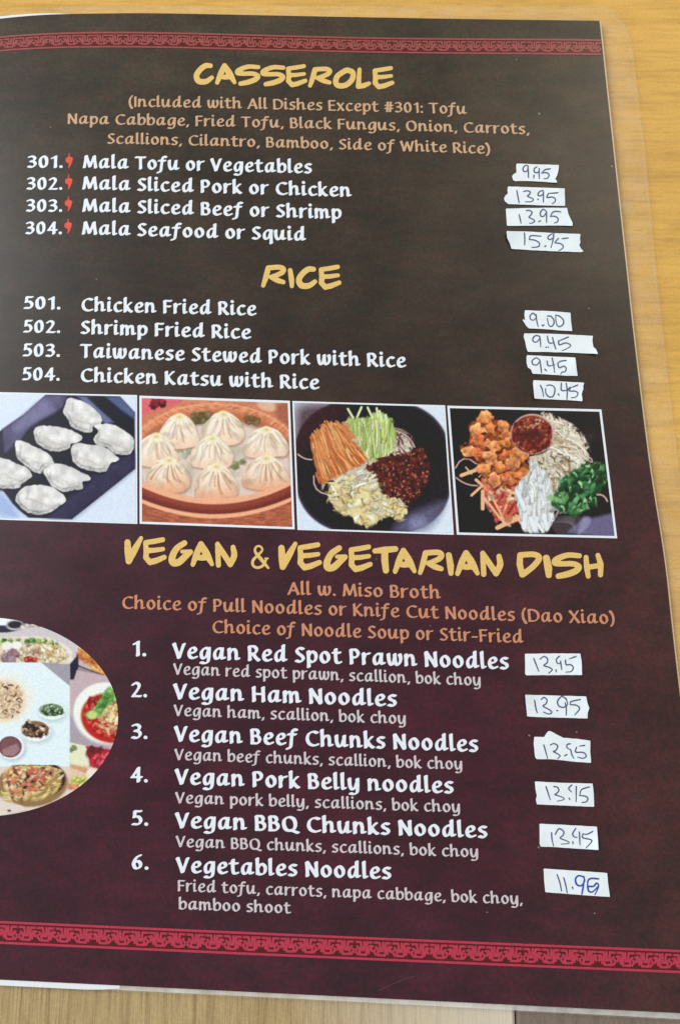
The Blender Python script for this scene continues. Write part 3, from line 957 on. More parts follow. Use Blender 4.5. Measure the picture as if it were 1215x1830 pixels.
heading('gold brush lettered heading CASSEROLE', [
    ('C', 346, 382.4, 112.3, 151.4), ('A', 384.3, 422.5, 112.8, 151.4), ('S', 419.7, 465.3, 115, 153.5), ('S', 465, 510, 116, 154.5),
    ('E', 511, 549.3, 114.5, 156), ('R', 550.5, 593.6, 119, 156.5), ('O', 594.9, 636, 120.6, 158.4), ('L', 635.7, 662.9, 120.6, 159), ('E', 665.7, 704.7, 118, 159.7)])
heading('gold brush lettered heading RICE', [
    ('R', 466.6, 511.4, 473, 514), ('I', 514.3, 525.8, 479, 515), ('C', 528.9, 566.8, 475.7, 516.6), ('E', 569.6, 610.1, 473, 517.9)])
heading('gold brush lettered heading VEGAN & VEGETARIAN DISH', [
    ('V', 222.4, 255.8, 958, 1008.5), ('E', 255.8, 297.8, 960, 1010), ('G', 301, 345, 965.5, 1012.5), ('A', 340.5, 382.3, 967, 1013), ('N', 384.2, 424, 968, 1014.5),
    ('&', 448.7, 481.4, 974, 1017),
    ('V', 497.4, 531.5, 968, 1018.5), ('E', 531.5, 575.2, 969, 1019.5), ('G', 577.7, 621.4, 974.5, 1021.5), ('E', 622.8, 665.8, 973, 1022.5), ('T', 665.3, 711.7, 976, 1025),
    ('A', 701.9, 744.3, 979, 1025.5), ('R', 746.8, 794, 982, 1027.5), ('I', 796.6, 811.1, 987, 1029), ('A', 813.2, 857, 983, 1029.5), ('N', 857.8, 899.4, 984, 1031),
    ('D', 922.9, 968.8, 985.5, 1032), ('I', 970, 986.6, 991.5, 1033), ('S', 985.4, 1039.7, 987, 1034.5), ('H', 1042.8, 1078.5, 988, 1034)])


# ------------------------------------------------------------------ printed food pictures
def vnoise(X, Y, s, seed):
    r = np.random.RandomState(seed)
    T = r.rand(64, 64)
    x, y = X / s + 1000, Y / s + 1000
    i, j = np.floor(x).astype(int), np.floor(y).astype(int)
    u, v_ = x - i, y - j
    u, v_ = u * u * (3 - 2 * u), v_ * v_ * (3 - 2 * v_)
    g = lambda a, b: T[a % 64, b % 64]
    return (g(i, j) * (1 - u) + g(i + 1, j) * u) * (1 - v_) + (g(i, j + 1) * (1 - u) + g(i + 1, j + 1) * u) * v_


class Print:
    """colours of a printed picture over points (X, Y) measured in an enlargement of it"""

    def __init__(s, X, Y, c):
        s.X, s.Y = X, Y
        s.c = np.tile(np.array(c, float), (len(X), 1))

    def sdist(s, pts):
        p = np.asarray(pts, float)
        d = np.full(len(s.X), 1e9)
        ins = np.zeros(len(s.X), bool)
        for a, b in zip(p, np.roll(p, -1, 0)):
            ab = b - a
            t = np.clip(((s.X - a[0]) * ab[0] + (s.Y - a[1]) * ab[1]) / max(ab @ ab, 1e-9), 0, 1)
            d = np.minimum(d, (s.X - a[0] - t * ab[0]) ** 2 + (s.Y - a[1] - t * ab[1]) ** 2)
            if a[1] != b[1]:
                cr = ((a[1] > s.Y) != (b[1] > s.Y)) & (s.X < (b[0] - a[0]) * (s.Y - a[1]) / (b[1] - a[1]) + a[0])
                ins ^= cr
        d = np.sqrt(d)
        return np.where(ins, -d, d)

    def mask(s, pts, smooth=True, soft=5, wob=0, seed=0):
        d = s.sdist(catmull(pts, 5, True)[:-1] if smooth else pts)
        if wob:
            d = d + (vnoise(s.X, s.Y, 22, seed) - .5) * 2 * wob
        return np.clip(.5 - d / (2 * soft), 0, 1)

    def ell(s, cx, cy, rx, ry, soft=5, rot=0):
        c, n = math.cos(rot), math.sin(rot)
        x, y = s.X - cx, s.Y - cy
        q = np.hypot((x * c + y * n) / rx, (-x * n + y * c) / ry)
        return np.clip(.5 - (q - 1) * min(rx, ry) / (2 * soft), 0, 1)

    def put(s, m, col):
        m = m[:, None]
        s.c = s.c * (1 - m) + np.asarray(col, float) * m

    def seg(s, a, b, w_, col, soft=2.5, alpha=1.0, clip=None, bend=0):
        a, b = np.array(a, float), np.array(b, float)
        pts = [a, b]
        if bend:
            mid = (a + b) / 2 + np.array([-(b - a)[1], (b - a)[0]]) * bend
            pts = [a, (a + mid) / 2 + (mid - (a + b) / 2) * .25, mid, (b + mid) / 2 + (mid - (a + b) / 2) * .25, b]
        lo, hi = np.min(pts, 0) - w_ - soft * 2, np.max(pts, 0) + w_ + soft * 2
        k = np.where((s.X > lo[0]) & (s.X < hi[0]) & (s.Y > lo[1]) & (s.Y < hi[1]))[0]
        if not len(k):
            return
        X, Y = s.X[k], s.Y[k]
        d = np.full(len(k), 1e9)
        for p, q in zip(pts[:-1], pts[1:]):
            ab = q - p
            t = np.clip(((X - p[0]) * ab[0] + (Y - p[1]) * ab[1]) / max(ab @ ab, 1e-9), 0, 1)
            d = np.minimum(d, np.hypot(X - p[0] - t * ab[0], Y - p[1] - t * ab[1]))
        m = np.clip(.5 - (d - w_ / 2) / (2 * soft), 0, 1) * alpha
        if clip is not None:
            m = m * clip[k]
        s.c[k] = s.c[k] * (1 - m[:, None]) + np.asarray(col, float) * m[:, None]

    def strip(s, a, b, w_, col, alpha=1.0, clip=None, bend=0, r=None):
        """one shred of food as it photographs: dark underneath, a lit upper flank, tone varying from shred to shred"""
        col = np.array(col, float) * (1 if r is None else r.uniform(.84, 1.07))
        o = np.array([2.5, 4.5])
        s.seg(np.array(a) + o, np.array(b) + o, w_ * 1.15, col * np.array([.60, .54, .53]), 3, .45 * alpha, clip, bend)
        s.seg(a, b, w_, col * .93, 2.0, alpha, clip, bend)
        o = np.array([-.14, -.22]) * w_
        a2, b2 = np.array(a, float), np.array(b, float)
        k0, k1 = (.08, .8) if r is None else (r.uniform(0, .4), r.uniform(.6, 1))
        s.seg(a2 + (b2 - a2) * k0 + o, a2 + (b2 - a2) * k1 + o, w_ * .34, np.minimum(col * 1.16 + 8, 252), 2.2, .75 * alpha, clip, bend)

    def dabs(s, pts, n, size, cols, seed, soft=3, alpha=1.0, asp=(0.5, 1.0)):
        """many small irregular pieces inside an outline"""
        r = random.Random(seed)
        p = np.asarray(pts, float)
        clip = s.mask(pts, soft=6)
        lo, hi = p.min(0), p.max(0)
        for _ in range(n):
            x, y = r.uniform(lo[0], hi[0]), r.uniform(lo[1], hi[1])
            k = np.argmin((s.X - x) ** 2 + (s.Y - y) ** 2)
            if clip[k] < .5:
                continue
            sz = size * r.uniform(.5, 1.2)
            ay, rot = sz * r.uniform(*asp), r.uniform(0, 3.1)
            col = np.array(cols[r.randrange(len(cols))], float) * r.uniform(.88, 1.08)
            kk = np.where((np.abs(s.X - x) < sz * 1.6 + 12) & (np.abs(s.Y - y) < sz * 1.6 + 12))[0]
            X, Y = s.X[kk], s.Y[kk]
            wx = (vnoise(X, Y, sz * .8 + 3, seed) - .5) * sz * .9          # ragged outline
            wy = (vnoise(X, Y, sz * .8 + 3, seed + 1) - .5) * sz * .9
            c, n_ = math.cos(rot), math.sin(rot)

            def m_(ox, oy, k):
                px, py = X - x - ox + wx, Y - y - oy + wy
                q = np.hypot((px * c + py * n_) / (sz * k), (-px * n_ + py * c) / (ay * k))
                return np.clip(.5 - (q - 1) * min(sz, ay) * k / (2 * soft), 0, 1)[:, None]
            cl = np.maximum(clip[kk], .3)[:, None] * alpha
            for m, cc, k in ((m_(sz * .12, sz * .24, 1.05), col * .55, .6), (m_(0, 0, 1), col * .95, 1), (m_(-sz * .12, -sz * .2, .55), np.minimum(col * 1.13 + 5, 252), .65)):
                m = m * cl * k
                s.c[kk] = s.c[kk] * (1 - m) + cc * m

    def strands(s, pts, n, w_, length, ang, cols, seed, spread=.4, alpha=.9, bend=.2, over=.4):
        r = random.Random(seed)
        p = np.asarray(pts, float)
        clip = np.maximum(s.mask(pts, soft=8), over * 0)
        cl = s.mask(np.mean(p, 0) + (p - np.mean(p, 0)) * (1 + over * .25), soft=8)
        lo, hi = p.min(0), p.max(0)
        for _ in range(n):
            x, y = r.uniform(lo[0], hi[0]), r.uniform(lo[1], hi[1])
            a = ang + r.gauss(0, spread)
            l = length * r.uniform(.5, 1.1) / 2
            s.strip((x - math.cos(a) * l, y - math.sin(a) * l), (x + math.cos(a) * l, y + math.sin(a) * l), w_ * r.uniform(.6, 1.3),
                    cols[r.randrange(len(cols))], alpha, cl, r.uniform(-bend, bend), r)

    def grain(s, a, sz, seed):
        k = 1 + a * (vnoise(s.X, s.Y, sz, seed) - .5) * 2
        s.c = s.c * k[:, None]
        fine = (vnoise(s.X, s.Y, 5.5, seed + 31) - .5) * (.35 + .65 * vnoise(s.X, s.Y, 40, seed + 32))
        lum = s.c.mean(1)
        s.c = s.c * (1 + .20 * np.clip((214 - lum) / 90, 0, 1) * fine)[:, None]
        for ch in range(3):
            s.c[:, ch] *= 1 + .05 * np.clip((225 - lum) / 60, .15, 1) * (vnoise(s.X, s.Y, 13, seed + 50 + ch) - .5)
        g = s.c.mean(1, keepdims=True)
        s.c = g + (s.c - g) * 0.97
        s.c = 128 + (s.c - 128) * 1.05


def quad_grid(q, nu, nv):
    (a, b, c, d) = [np.array(t, float) for t in q]      # TL TR BR BL
    tu, tv = np.meshgrid(np.linspace(0, 1, nu + 1), np.linspace(0, 1, nv + 1))
    tu, tv = tu.ravel()[:, None], tv.ravel()[:, None]
    V = (a * (1 - tu) + b * tu) * (1 - tv) + (d * (1 - tu) + c * tu) * tv
    idx = np.arange((nu + 1) * (nv + 1)).reshape(nv + 1, nu + 1)
    F_ = np.stack([idx[1:, :-1].ravel(), idx[1:, 1:].ravel(), idx[:-1, 1:].ravel(), idx[:-1, :-1].ravel()], 1)
    return V, F_


def inset(q, k):
    (a, b, c, d) = [np.array(t, float) for t in q]
    e = lambda p, s1, s2: p + s1 / np.linalg.norm(s1) * k + s2 / np.linalg.norm(s2) * k
    return [e(a, b - a, d - a), e(b, a - b, c - b), e(c, d - c, b - c), e(d, c - d, a - d)]


def picture(q, frame, ox, oy, sc, painter, label):
    fv, ff = quad_grid(q, 16, 14)
    V, F_ = quad_grid(inset(q, frame), 290, 240)
    pr = Print((V[:, 0] - ox) * sc, (V[:, 1] - oy) * sc, (0, 0, 0))
    painter(pr)
    o = link('food_photo', at(V, 0.00009), F_, PRINT, menu, colors=ink(np.clip(pr.c, 0, 252)), label=label)
    link('photo_border', at(fv, 0.00005), ff, WHITE, o)
    return o


def dumplings(p):
    p.c[:] = (214, 225, 243)
    p.put(p.mask([(385, 70), (1000, 85), (1125, 220), (1130, 690), (830, 930), (600, 1112), (230, 1098), (100, 985), (20, 870), (-180, 700), (-180, 520), (30, 352), (200, 235)], False, 6), (45, 43, 58))
    p.c = p.c * np.where(p.c[:, :1] < 120, .82 + .42 * vnoise(p.X, p.Y, 75, 77)[:, None] + .14 * (vnoise(p.X, p.Y, 12, 78)[:, None] - .5), 1)
    rim_ = p.mask([(385, 72), (560, 80), (520, 180), (260, 330), (170, 450), (40, 560), (20, 360), (200, 235)], False, 14)
    p.put(rim_ * (.55 + .4 * vnoise(p.X, p.Y, 60, 3)), (112, 106, 144))
    p.put(p.mask([(330, 130), (470, 200), (300, 300), (170, 380), (120, 330)], True, 26) * .6, (140, 138, 172))
    p.put(p.mask([(640, 80), (720, 90), (950, 300), (880, 320), (780, 200)], False, 12) * .9, (118, 126, 166))
    p.put(p.mask([(880, 90), (1000, 88), (1125, 220), (1125, 280), (1000, 190)], False, 12) * .8, (104, 116, 160))
    p.put(p.mask([(820, 600), (1120, 560), (1125, 690), (830, 930), (600, 1110), (400, 1100), (560, 930), (760, 800)], True, 30) * .5, (84, 80, 112))
    p.put(p.mask([(20, 870), (105, 985), (235, 1098), (-30, 1110), (-150, 900)], False, 8), (198, 212, 238))
    p.put(p.mask([(20, 900), (150, 1080), (40, 1090), (-100, 1000)], True, 30) * .6, (140, 160, 210))
    D = [
        [(580, 100), (700, 130), (800, 200), (850, 270), (840, 310), (785, 335), (765, 388), (690, 380), (600, 340), (560, 270), (525, 220), (545, 150)],
        [(785, 330), (860, 315), (960, 330), (1080, 400), (1120, 450), (1115, 530), (1060, 575), (960, 565), (890, 510), (800, 480), (785, 430), (820, 380)],
        [(280, 370), (340, 330), (480, 340), (600, 370), (685, 420), (670, 460), (590, 485), (580, 520), (470, 548), (390, 530), (310, 480), (290, 430)],
        [(590, 520), (640, 475), (760, 490), (880, 510), (985, 595), (985, 620), (920, 650), (880, 715), (780, 712), (690, 690), (620, 640), (600, 590)],
        [(130, 455), (200, 460), (300, 510), (400, 560), (450, 630), (440, 650), (380, 680), (350, 725), (300, 725), (220, 670), (150, 610), (130, 540)],
        [(360, 705), (440, 650), (560, 665), (680, 720), (755, 760), (750, 790), (690, 800), (690, 855), (600, 870), (540, 885), (450, 850), (400, 790)],
        [(-60, 600), (60, 612), (140, 645), (220, 680), (265, 740), (240, 780), (180, 820), (150, 850), (-20, 850), (-120, 740)],
        [(190, 850), (280, 825), (400, 830), (480, 870), (548, 930), (540, 970), (500, 1000), (430, 1050), (330, 1075), (220, 1050), (150, 990), (128, 930)],
    ]
    for k, d in enumerate(D):
        d = np.array(d, float)
        cx, cy = d.mean(0)
        dark = p.mask(d + np.array([-14, 18]), True, 12)
        p.put(dark * .7, (34, 30, 48))
        d2 = p.sdist(catmull(d, 5, True)[:-1]) + (vnoise(p.X, p.Y, 26, 40 + k) - .5) * 9
        m = np.clip(.5 - d2 / 8, 0, 1)
        sh = np.clip((p.Y - cy) / 130 - (p.X - cx) / 420, -1, 1)
        n = vnoise(p.X, p.Y, 48, 60 + k) - .5
        lum = 222 - 15 * np.clip(sh, 0, 1) - 30 * np.exp(d2 / 16) * (.4 + .6 * (sh > -.1)) + 40 * n + 9 * (vnoise(p.X, p.Y, 22, 80 + k) - .5)
        col = np.stack([lum, lum * .992, lum * .985], 1)
        p.c = p.c * (1 - m[:, None]) + col * m[:, None]
        lip = np.exp(-((d2 + 26 + 8 * (vnoise(p.X, p.Y, 30, 10 + k) - .5)) / 7) ** 2) * np.clip(sh * 2.2 + .35, 0, 1) * (.3 + .9 * vnoise(p.X, p.Y, 34, 160 + k))
        p.c = p.c * (1 - (.24 * lip * m)[:, None] * np.array([1, 1.02, 1.0]))
        pleat = np.clip(np.sin(np.arctan2(p.Y - cy, p.X - cx) * 17 + 4 * vnoise(p.X, p.Y, 50, k)) - .35, 0, 1) * np.exp(-((d2 + 12) / 12) ** 2) * np.clip(sh * 2 + .3, 0, 1)
        p.c = p.c * (1 - (.20 * pleat * m)[:, None])
        r = random.Random(k)
        a0 = math.atan2(d[5][1] - d[0][1], d[5][0] - d[0][0])
        # the pleated lip: a crease along the lower side with short folds
        for t in np.linspace(-.36, .36, 7):
            x = cx + math.cos(.4) * t * 330
            y = cy + math.sin(.4) * t * 250 + 38 + r.uniform(-12, 12)
            p.seg((x - 20, y - 6), (x + 24, y + r.uniform(-2, 16)), 10, (186, 178, 174), 9, .5, m)
            if r.random() < .6:
                p.seg((x, y), (x - 8, y + 30), 8, (176, 168, 166), 8, .45, m)
        x, y = d[0] * .72 + np.array([cx, cy]) * .28
        p.seg((x, y), (x - 6, y + 60), 16, (164, 158, 156), 10, .5, m)
    p.grain(.03, 9, 5)


def buns(p):
    p.c[:] = (205, 130, 100)
    X, Y = p.X, p.Y
    p.put(np.clip((130 - Y) / 60, 0, 1), (222, 170, 140))
    p.put(p.mask([(30, 80), (420, 85), (330, 130), (60, 220), (30, 230)], False, 10), (222, 108, 116))
    p.dabs([(130, 90), (230, 95), (230, 150), (150, 180), (110, 140)], 26, 22, [(96, 40, 52), (150, 50, 62), (70, 30, 40)], 3)
    p.put(p.ell(1010, 130, 90, 60, 10), (226, 180, 150))
    p.put(p.mask([(1060, 130), (1160, 110), (1180, 330), (1060, 230)], False, 20), (170, 105, 85))
    st = vnoise(X * .25, (Y - 115 + .0009 * (X - 600) ** 2), 9, 8)
    rimc = np.array((212, 138, 104)) * (0.86 + .3 * st)[:, None]
    m = p.ell(600, 545, 660, 430, 7)[:, None]
    p.c = p.c * (1 - m) + rimc * m
    p.put(p.ell(600, 545, 650, 418, 5) * (1 - p.ell(600, 552, 640, 412, 5)) * .8, (236, 168, 128))
    p.put(p.ell(600, 560, 615, 372, 10), (196, 118, 84))
    p.put(p.ell(600, 575, 600, 350, 22), (150, 104, 74))
    p.put(p.ell(600, 600, 590, 345, 26), (222, 202, 190))
    g = np.clip((vnoise(X, Y, 60, 12) - .5) * 3, 0, 1) * p.ell(600, 600, 560, 320, 30)
    p.put(g * .6, (176, 178, 150))
    p.dabs([(430, 200), (560, 200), (560, 270), (440, 280)], 14, 30, [(120, 104, 72), (150, 130, 96)], 5, 8)
    p.dabs([(800, 220), (940, 240), (930, 290), (800, 280)], 12, 26, [(150, 104, 66), (130, 110, 76)], 6, 8)
    p.dabs([(330, 480), (450, 440), (430, 520), (340, 530)], 12, 26, [(170, 184, 150), (196, 200, 170)], 7, 8)
    p.dabs([(690, 540), (830, 560), (800, 640), (700, 600)], 16, 24, [(140, 146, 104), (190, 196, 160)], 8, 8)
    B = [(335, 205, 310, 262), (665, 185, 320, 252), (985, 300, 340, 245), (160, 350, 320, 252), (580, 368, 320, 255), (258, 530, 330, 262), (985, 515, 350, 265), (612, 578, 330, 275)]
    for k, (cx, ty, bw, bh) in enumerate(B):
        rb = random.Random(300 + k)
        J = lambda q: q * rb.uniform(.93, 1.07)
        o = [(cx - 30, ty + 10), (cx + 2, ty), (cx + 34, ty + 9), (cx + J(bw * .235), ty + bh * .12), (cx + J(bw * .37), ty + bh * .29), (cx + J(bw * .465), ty + bh * .50), (cx + J(bw * .505), ty + bh * .72), (cx + J(bw * .44), ty + bh * .91),
             (cx + bw * .24, ty + J(bh * .99)), (cx, ty + bh * 1.02), (cx - bw * .26, ty + J(bh * .99)), (cx - J(bw * .45), ty + bh * .90), (cx - J(bw * .505), ty + bh * .70), (cx - J(bw * .46), ty + bh * .48), (cx - J(bw * .36), ty + bh * .27), (cx - J(bw * .225), ty + bh * .11)]
        p.put(p.mask(np.array(o) + np.array([4, 12]), True, 12) * .55, (150, 92, 78))
        m = p.mask(o, True, 5)
        v_ = np.clip((Y - ty) / bh, 0, 1)
        warm = np.array((236, 205, 184)) if k not in (5, 6, 7) else np.array((226, 172, 138))
        col = np.array((238, 236, 222)) * (1 - v_[:, None] ** 1.4) + warm * v_[:, None] ** 1.4
        ang = np.arctan2(X - cx, Y - ty + 18)
        pl = np.sin(ang * rb.uniform(12, 16) + 1.7 * k + 7 * (vnoise(X, Y, 75, 20 + k) - .5) + .9 * np.sin(ang * 5 + k))
        amp = np.clip((v_ - .10) * 4, 0, 1) * np.clip((1.0 - v_) * 2.6, .15, 1)
        col = col * (1.02 - .13 * amp * (.5 + vnoise(X, Y, 45, 140 + k)) * np.clip(pl, -.15, 1))[:, None] * np.array([1, .985, .96])
        side = np.clip(np.abs(X - cx) / (bw * .5), 0, 1)
        col = col * (1 - .08 * side ** 3)[:, None]
        p.c = p.c * (1 - m[:, None]) + col * m[:, None]
        r = random.Random(k)
        for q in range(9):
            a = -1.1 + q * .27 + r.uniform(-.13, .13)
            l0, l1 = bh * r.uniform(.25, .36), bh * r.uniform(.6, .85)
            p.seg((cx + math.sin(a) * l0, ty + math.cos(a) * l0), (cx + math.sin(a) * l1 * .95, ty + math.cos(a) * l1), 8, (176, 130, 106) if k < 5 else (178, 104, 72), 6, .55 if abs(a) < .8 else .35, m, .05)
        p.put(p.ell(cx + 2, ty + 26, 32, 22, 14) * .8, (238, 220, 166))
        p.put(p.ell(cx + 4, ty + 27, 16, 9, 7) * .6, (212, 176, 112))
        p.put(p.ell(cx - bw * .2, ty + bh * .5, bw * .12, bh * .2, 26) * m * .35, (250, 248, 240))
    # basket front
    q = ((X - 600) / 560) ** 2
    y1, y2, y3, y4 = 862 - 130 * q, 885 - 135 * q, 960 - 120 * q, 992 - 122 * q
    def band(a, b, c, soft=6):
        p.put(np.clip(.5 + (Y - a) / (2 * soft), 0, 1) * np.clip(.5 - (Y - b) / (2 * soft), 0, 1), c)
    band(y1 - 22, y2, (238, 176, 142))
    band(y2, y3, (150, 76, 62))
    band(y2 + 48, y3, (112, 58, 56), 22)
    band(y3, y4, (240, 178, 140))
    band(y4, y4 * 0 + 1400, (174, 102, 78))
    s2 = vnoise(X * .2, Y - .0 + 40 * q, 8, 31)
    p.c = np.where((Y > y4)[:, None], p.c * (.86 + .28 * s2)[:, None], p.c)
    p.grain(.03, 8, 6)


def noodle_bowl(p):
    p.c[:] = (216, 227, 243)
    bowl = [(155, 78), (380, 60), (975, 95), (1060, 170), (1140, 290), (1160, 560), (1170, 830), (1090, 940), (1000, 1020), (640, 1030), (250, 995), (150, 905), (72, 815), (40, 560), (30, 225), (80, 145)]
    q = ((np.abs(p.X - 612 - (p.Y - 545) * .03) / 572) ** 2.6 + (np.abs(p.Y - 548) / 492) ** 2.6) ** (1 / 2.6)
    inb = lambda k: np.clip(.5 - (q - k) * 520 / 12, 0, 1)
    p.put(inb(1.0), (90, 87, 100))
    p.put(inb(.984), (58, 52, 62))
    p.put(inb(.965), (66, 61, 70))
    p.put(inb(.955), (46, 41, 46))
    p.put(p.mask([(100, 90), (420, 90), (330, 300), (150, 420), (60, 500), (40, 240)], True, 60) * .8, (72, 48, 52))
    p.put(p.mask([(850, 900), (1000, 830), (1130, 800), (1060, 950), (950, 1015), (760, 1010)], True, 40) * .8, (112, 112, 146))
    p.put(p.mask([(880, 930), (960, 900), (1000, 960), (900, 1000)], True, 30) * .7, (150, 154, 190))
    p.put(np.clip((vnoise(p.X, p.Y, 14, 4) - .62) * 2, 0, .25) * inb(.95), (90, 76, 88))
    for a, b, w_, bd in [((70, 452), (170, 492), 9, .1), ((770, 285), (915, 400), 9, -.15), ((790, 300), (880, 400), 8, -.1), ((185, 610), (290, 745), 9, .25), ((440, 200), (390, 250), 12, 0), ((530, 120), (490, 200), 8, 0)]:
        p.seg(a, b, w_, (216, 186, 178), 3, 1, None, bd)
    under = [(390, 240), (520, 330), (760, 280), (900, 400), (780, 520), (600, 620), (400, 640), (260, 640), (260, 700)]
    p.put(p.mask(under, True, 8, 10) * .9, (214, 200, 178))
    p.strands(under, 90, 9, 130, .8, [(230, 222, 204), (196, 172, 160), (150, 116, 110), (240, 234, 222)], 2, .7)
    p.strands([(770, 290), (840, 330), (890, 400), (800, 470), (760, 420)], 34, 9, 80, 1.0, [(240, 236, 220), (200, 176, 160), (110, 76, 72)], 14, .5)
    car = [(165, 330), (215, 350), (240, 240), (340, 225), (420, 250), (440, 330), (520, 420), (560, 500), (430, 570), (330, 620), (240, 660), (200, 540)]
    p.put(p.mask(car, True, 9, 12), (190, 102, 60))
    r = random.Random(4)
    carm = p.mask(car, True, 14, 10)
    for k in range(230):
        t = r.random()
        x0 = 160 + 250 * t + r.uniform(-12, 12)
        y0 = 330 - 105 * min(t * 2.2, 1) + (r.uniform(-15, 30) if k % 3 == 0 else r.uniform(0, 250))
        a = 1.33 - .52 * t + r.uniform(-.12, .12)
        l = r.uniform(110, 260)
        p.strip((x0, y0), (x0 + math.cos(a) * l, y0 + math.sin(a) * l), r.uniform(6, 13), [(248, 176, 116), (242, 158, 98), (250, 194, 138), (206, 116, 74), (236, 146, 88)][r.randrange(5)], .95,
                np.maximum(carm, (p.Y < 340) & (p.X > 140)), r.uniform(-.05, .05), r)
    cuc = [(430, 200), (480, 190), (560, 190), (650, 150), (740, 185), (768, 280), (765, 410), (690, 480), (600, 490), (545, 420), (500, 330), (450, 260)]
    p.put(p.mask(cuc, True, 9, 12), (168, 192, 112))
    cucm = p.mask(cuc, True, 14, 8)
    for k in range(150):
        x0 = r.uniform(450, 745)
        y0 = 165 + abs(x0 - 640) * .25 + r.uniform(-20, 190)
        a = 1.57 + (600 - x0) * -.0011 + r.uniform(-.22, .22)
        l = r.uniform(110, 240)
        p.strip((x0, y0), (x0 + math.cos(a) * l * .6, y0 + math.sin(a) * l), r.uniform(8, 16), [(212, 232, 160), (190, 216, 130), (224, 238, 186), (160, 190, 96), (202, 220, 128)][r.randrange(5)], .95, cucm, r.uniform(-.07, .07), r)
    for a, b in (((432, 125), (470, 190)), ((530, 112), (500, 180)), ((575, 115), (610, 190)), ((660, 140), (680, 210)), ((640, 120), (650, 180)), ((705, 168), (712, 230))):
        p.seg(a, b, 16, (214, 230, 176), 3)
    p.strands([(500, 330), (560, 360), (620, 480), (740, 400), (770, 430), (690, 500), (600, 500)], 26, 12, 60, 1.4, [(226, 222, 150), (236, 234, 180), (196, 200, 110)], 9, .4)
    meat = [(575, 540), (640, 500), (720, 460), (830, 450), (960, 408), (1000, 460), (1022, 560), (1005, 640), (960, 720), (930, 780), (850, 805), (740, 770), (670, 690), (610, 600)]
    p.put(p.mask(meat, True, 6, 14, 3), (96, 52, 44))
    p.dabs(meat, 420, 15, [(140, 76, 62), (70, 34, 32), (116, 60, 50), (60, 30, 30), (172, 104, 84), (104, 54, 46)], 5, 3, .85)
    p.dabs(meat, 70, 7, [(208, 148, 124), (190, 124, 100)], 6, 2.5, .8)
    egg = [(290, 690), (330, 650), (430, 600), (540, 580), (610, 620), (655, 680), (690, 750), (790, 775), (850, 850), (840, 900), (790, 925), (740, 890), (690, 905), (580, 972), (500, 945), (450, 905), (370, 870), (300, 790)]
    p.put(p.mask(egg, True, 6, 14, 7), (228, 212, 156))
    p.dabs(egg, 150, 36, [(246, 238, 196), (240, 228, 166), (236, 210, 164), (248, 244, 218), (220, 200, 130)], 8, 4, .85, (.35, .8))
    p.strands(egg, 80, 10, 70, .3, [(248, 242, 218), (176, 150, 112), (240, 226, 172), (236, 220, 160)], 11, .9, .75)
    p.strands([(370, 640), (480, 590), (580, 560), (640, 660), (520, 690), (400, 680)], 34, 13, 80, -.3, [(236, 232, 204), (196, 190, 168), (246, 246, 232)], 12, .5)
    p.grain(.04, 7, 9)


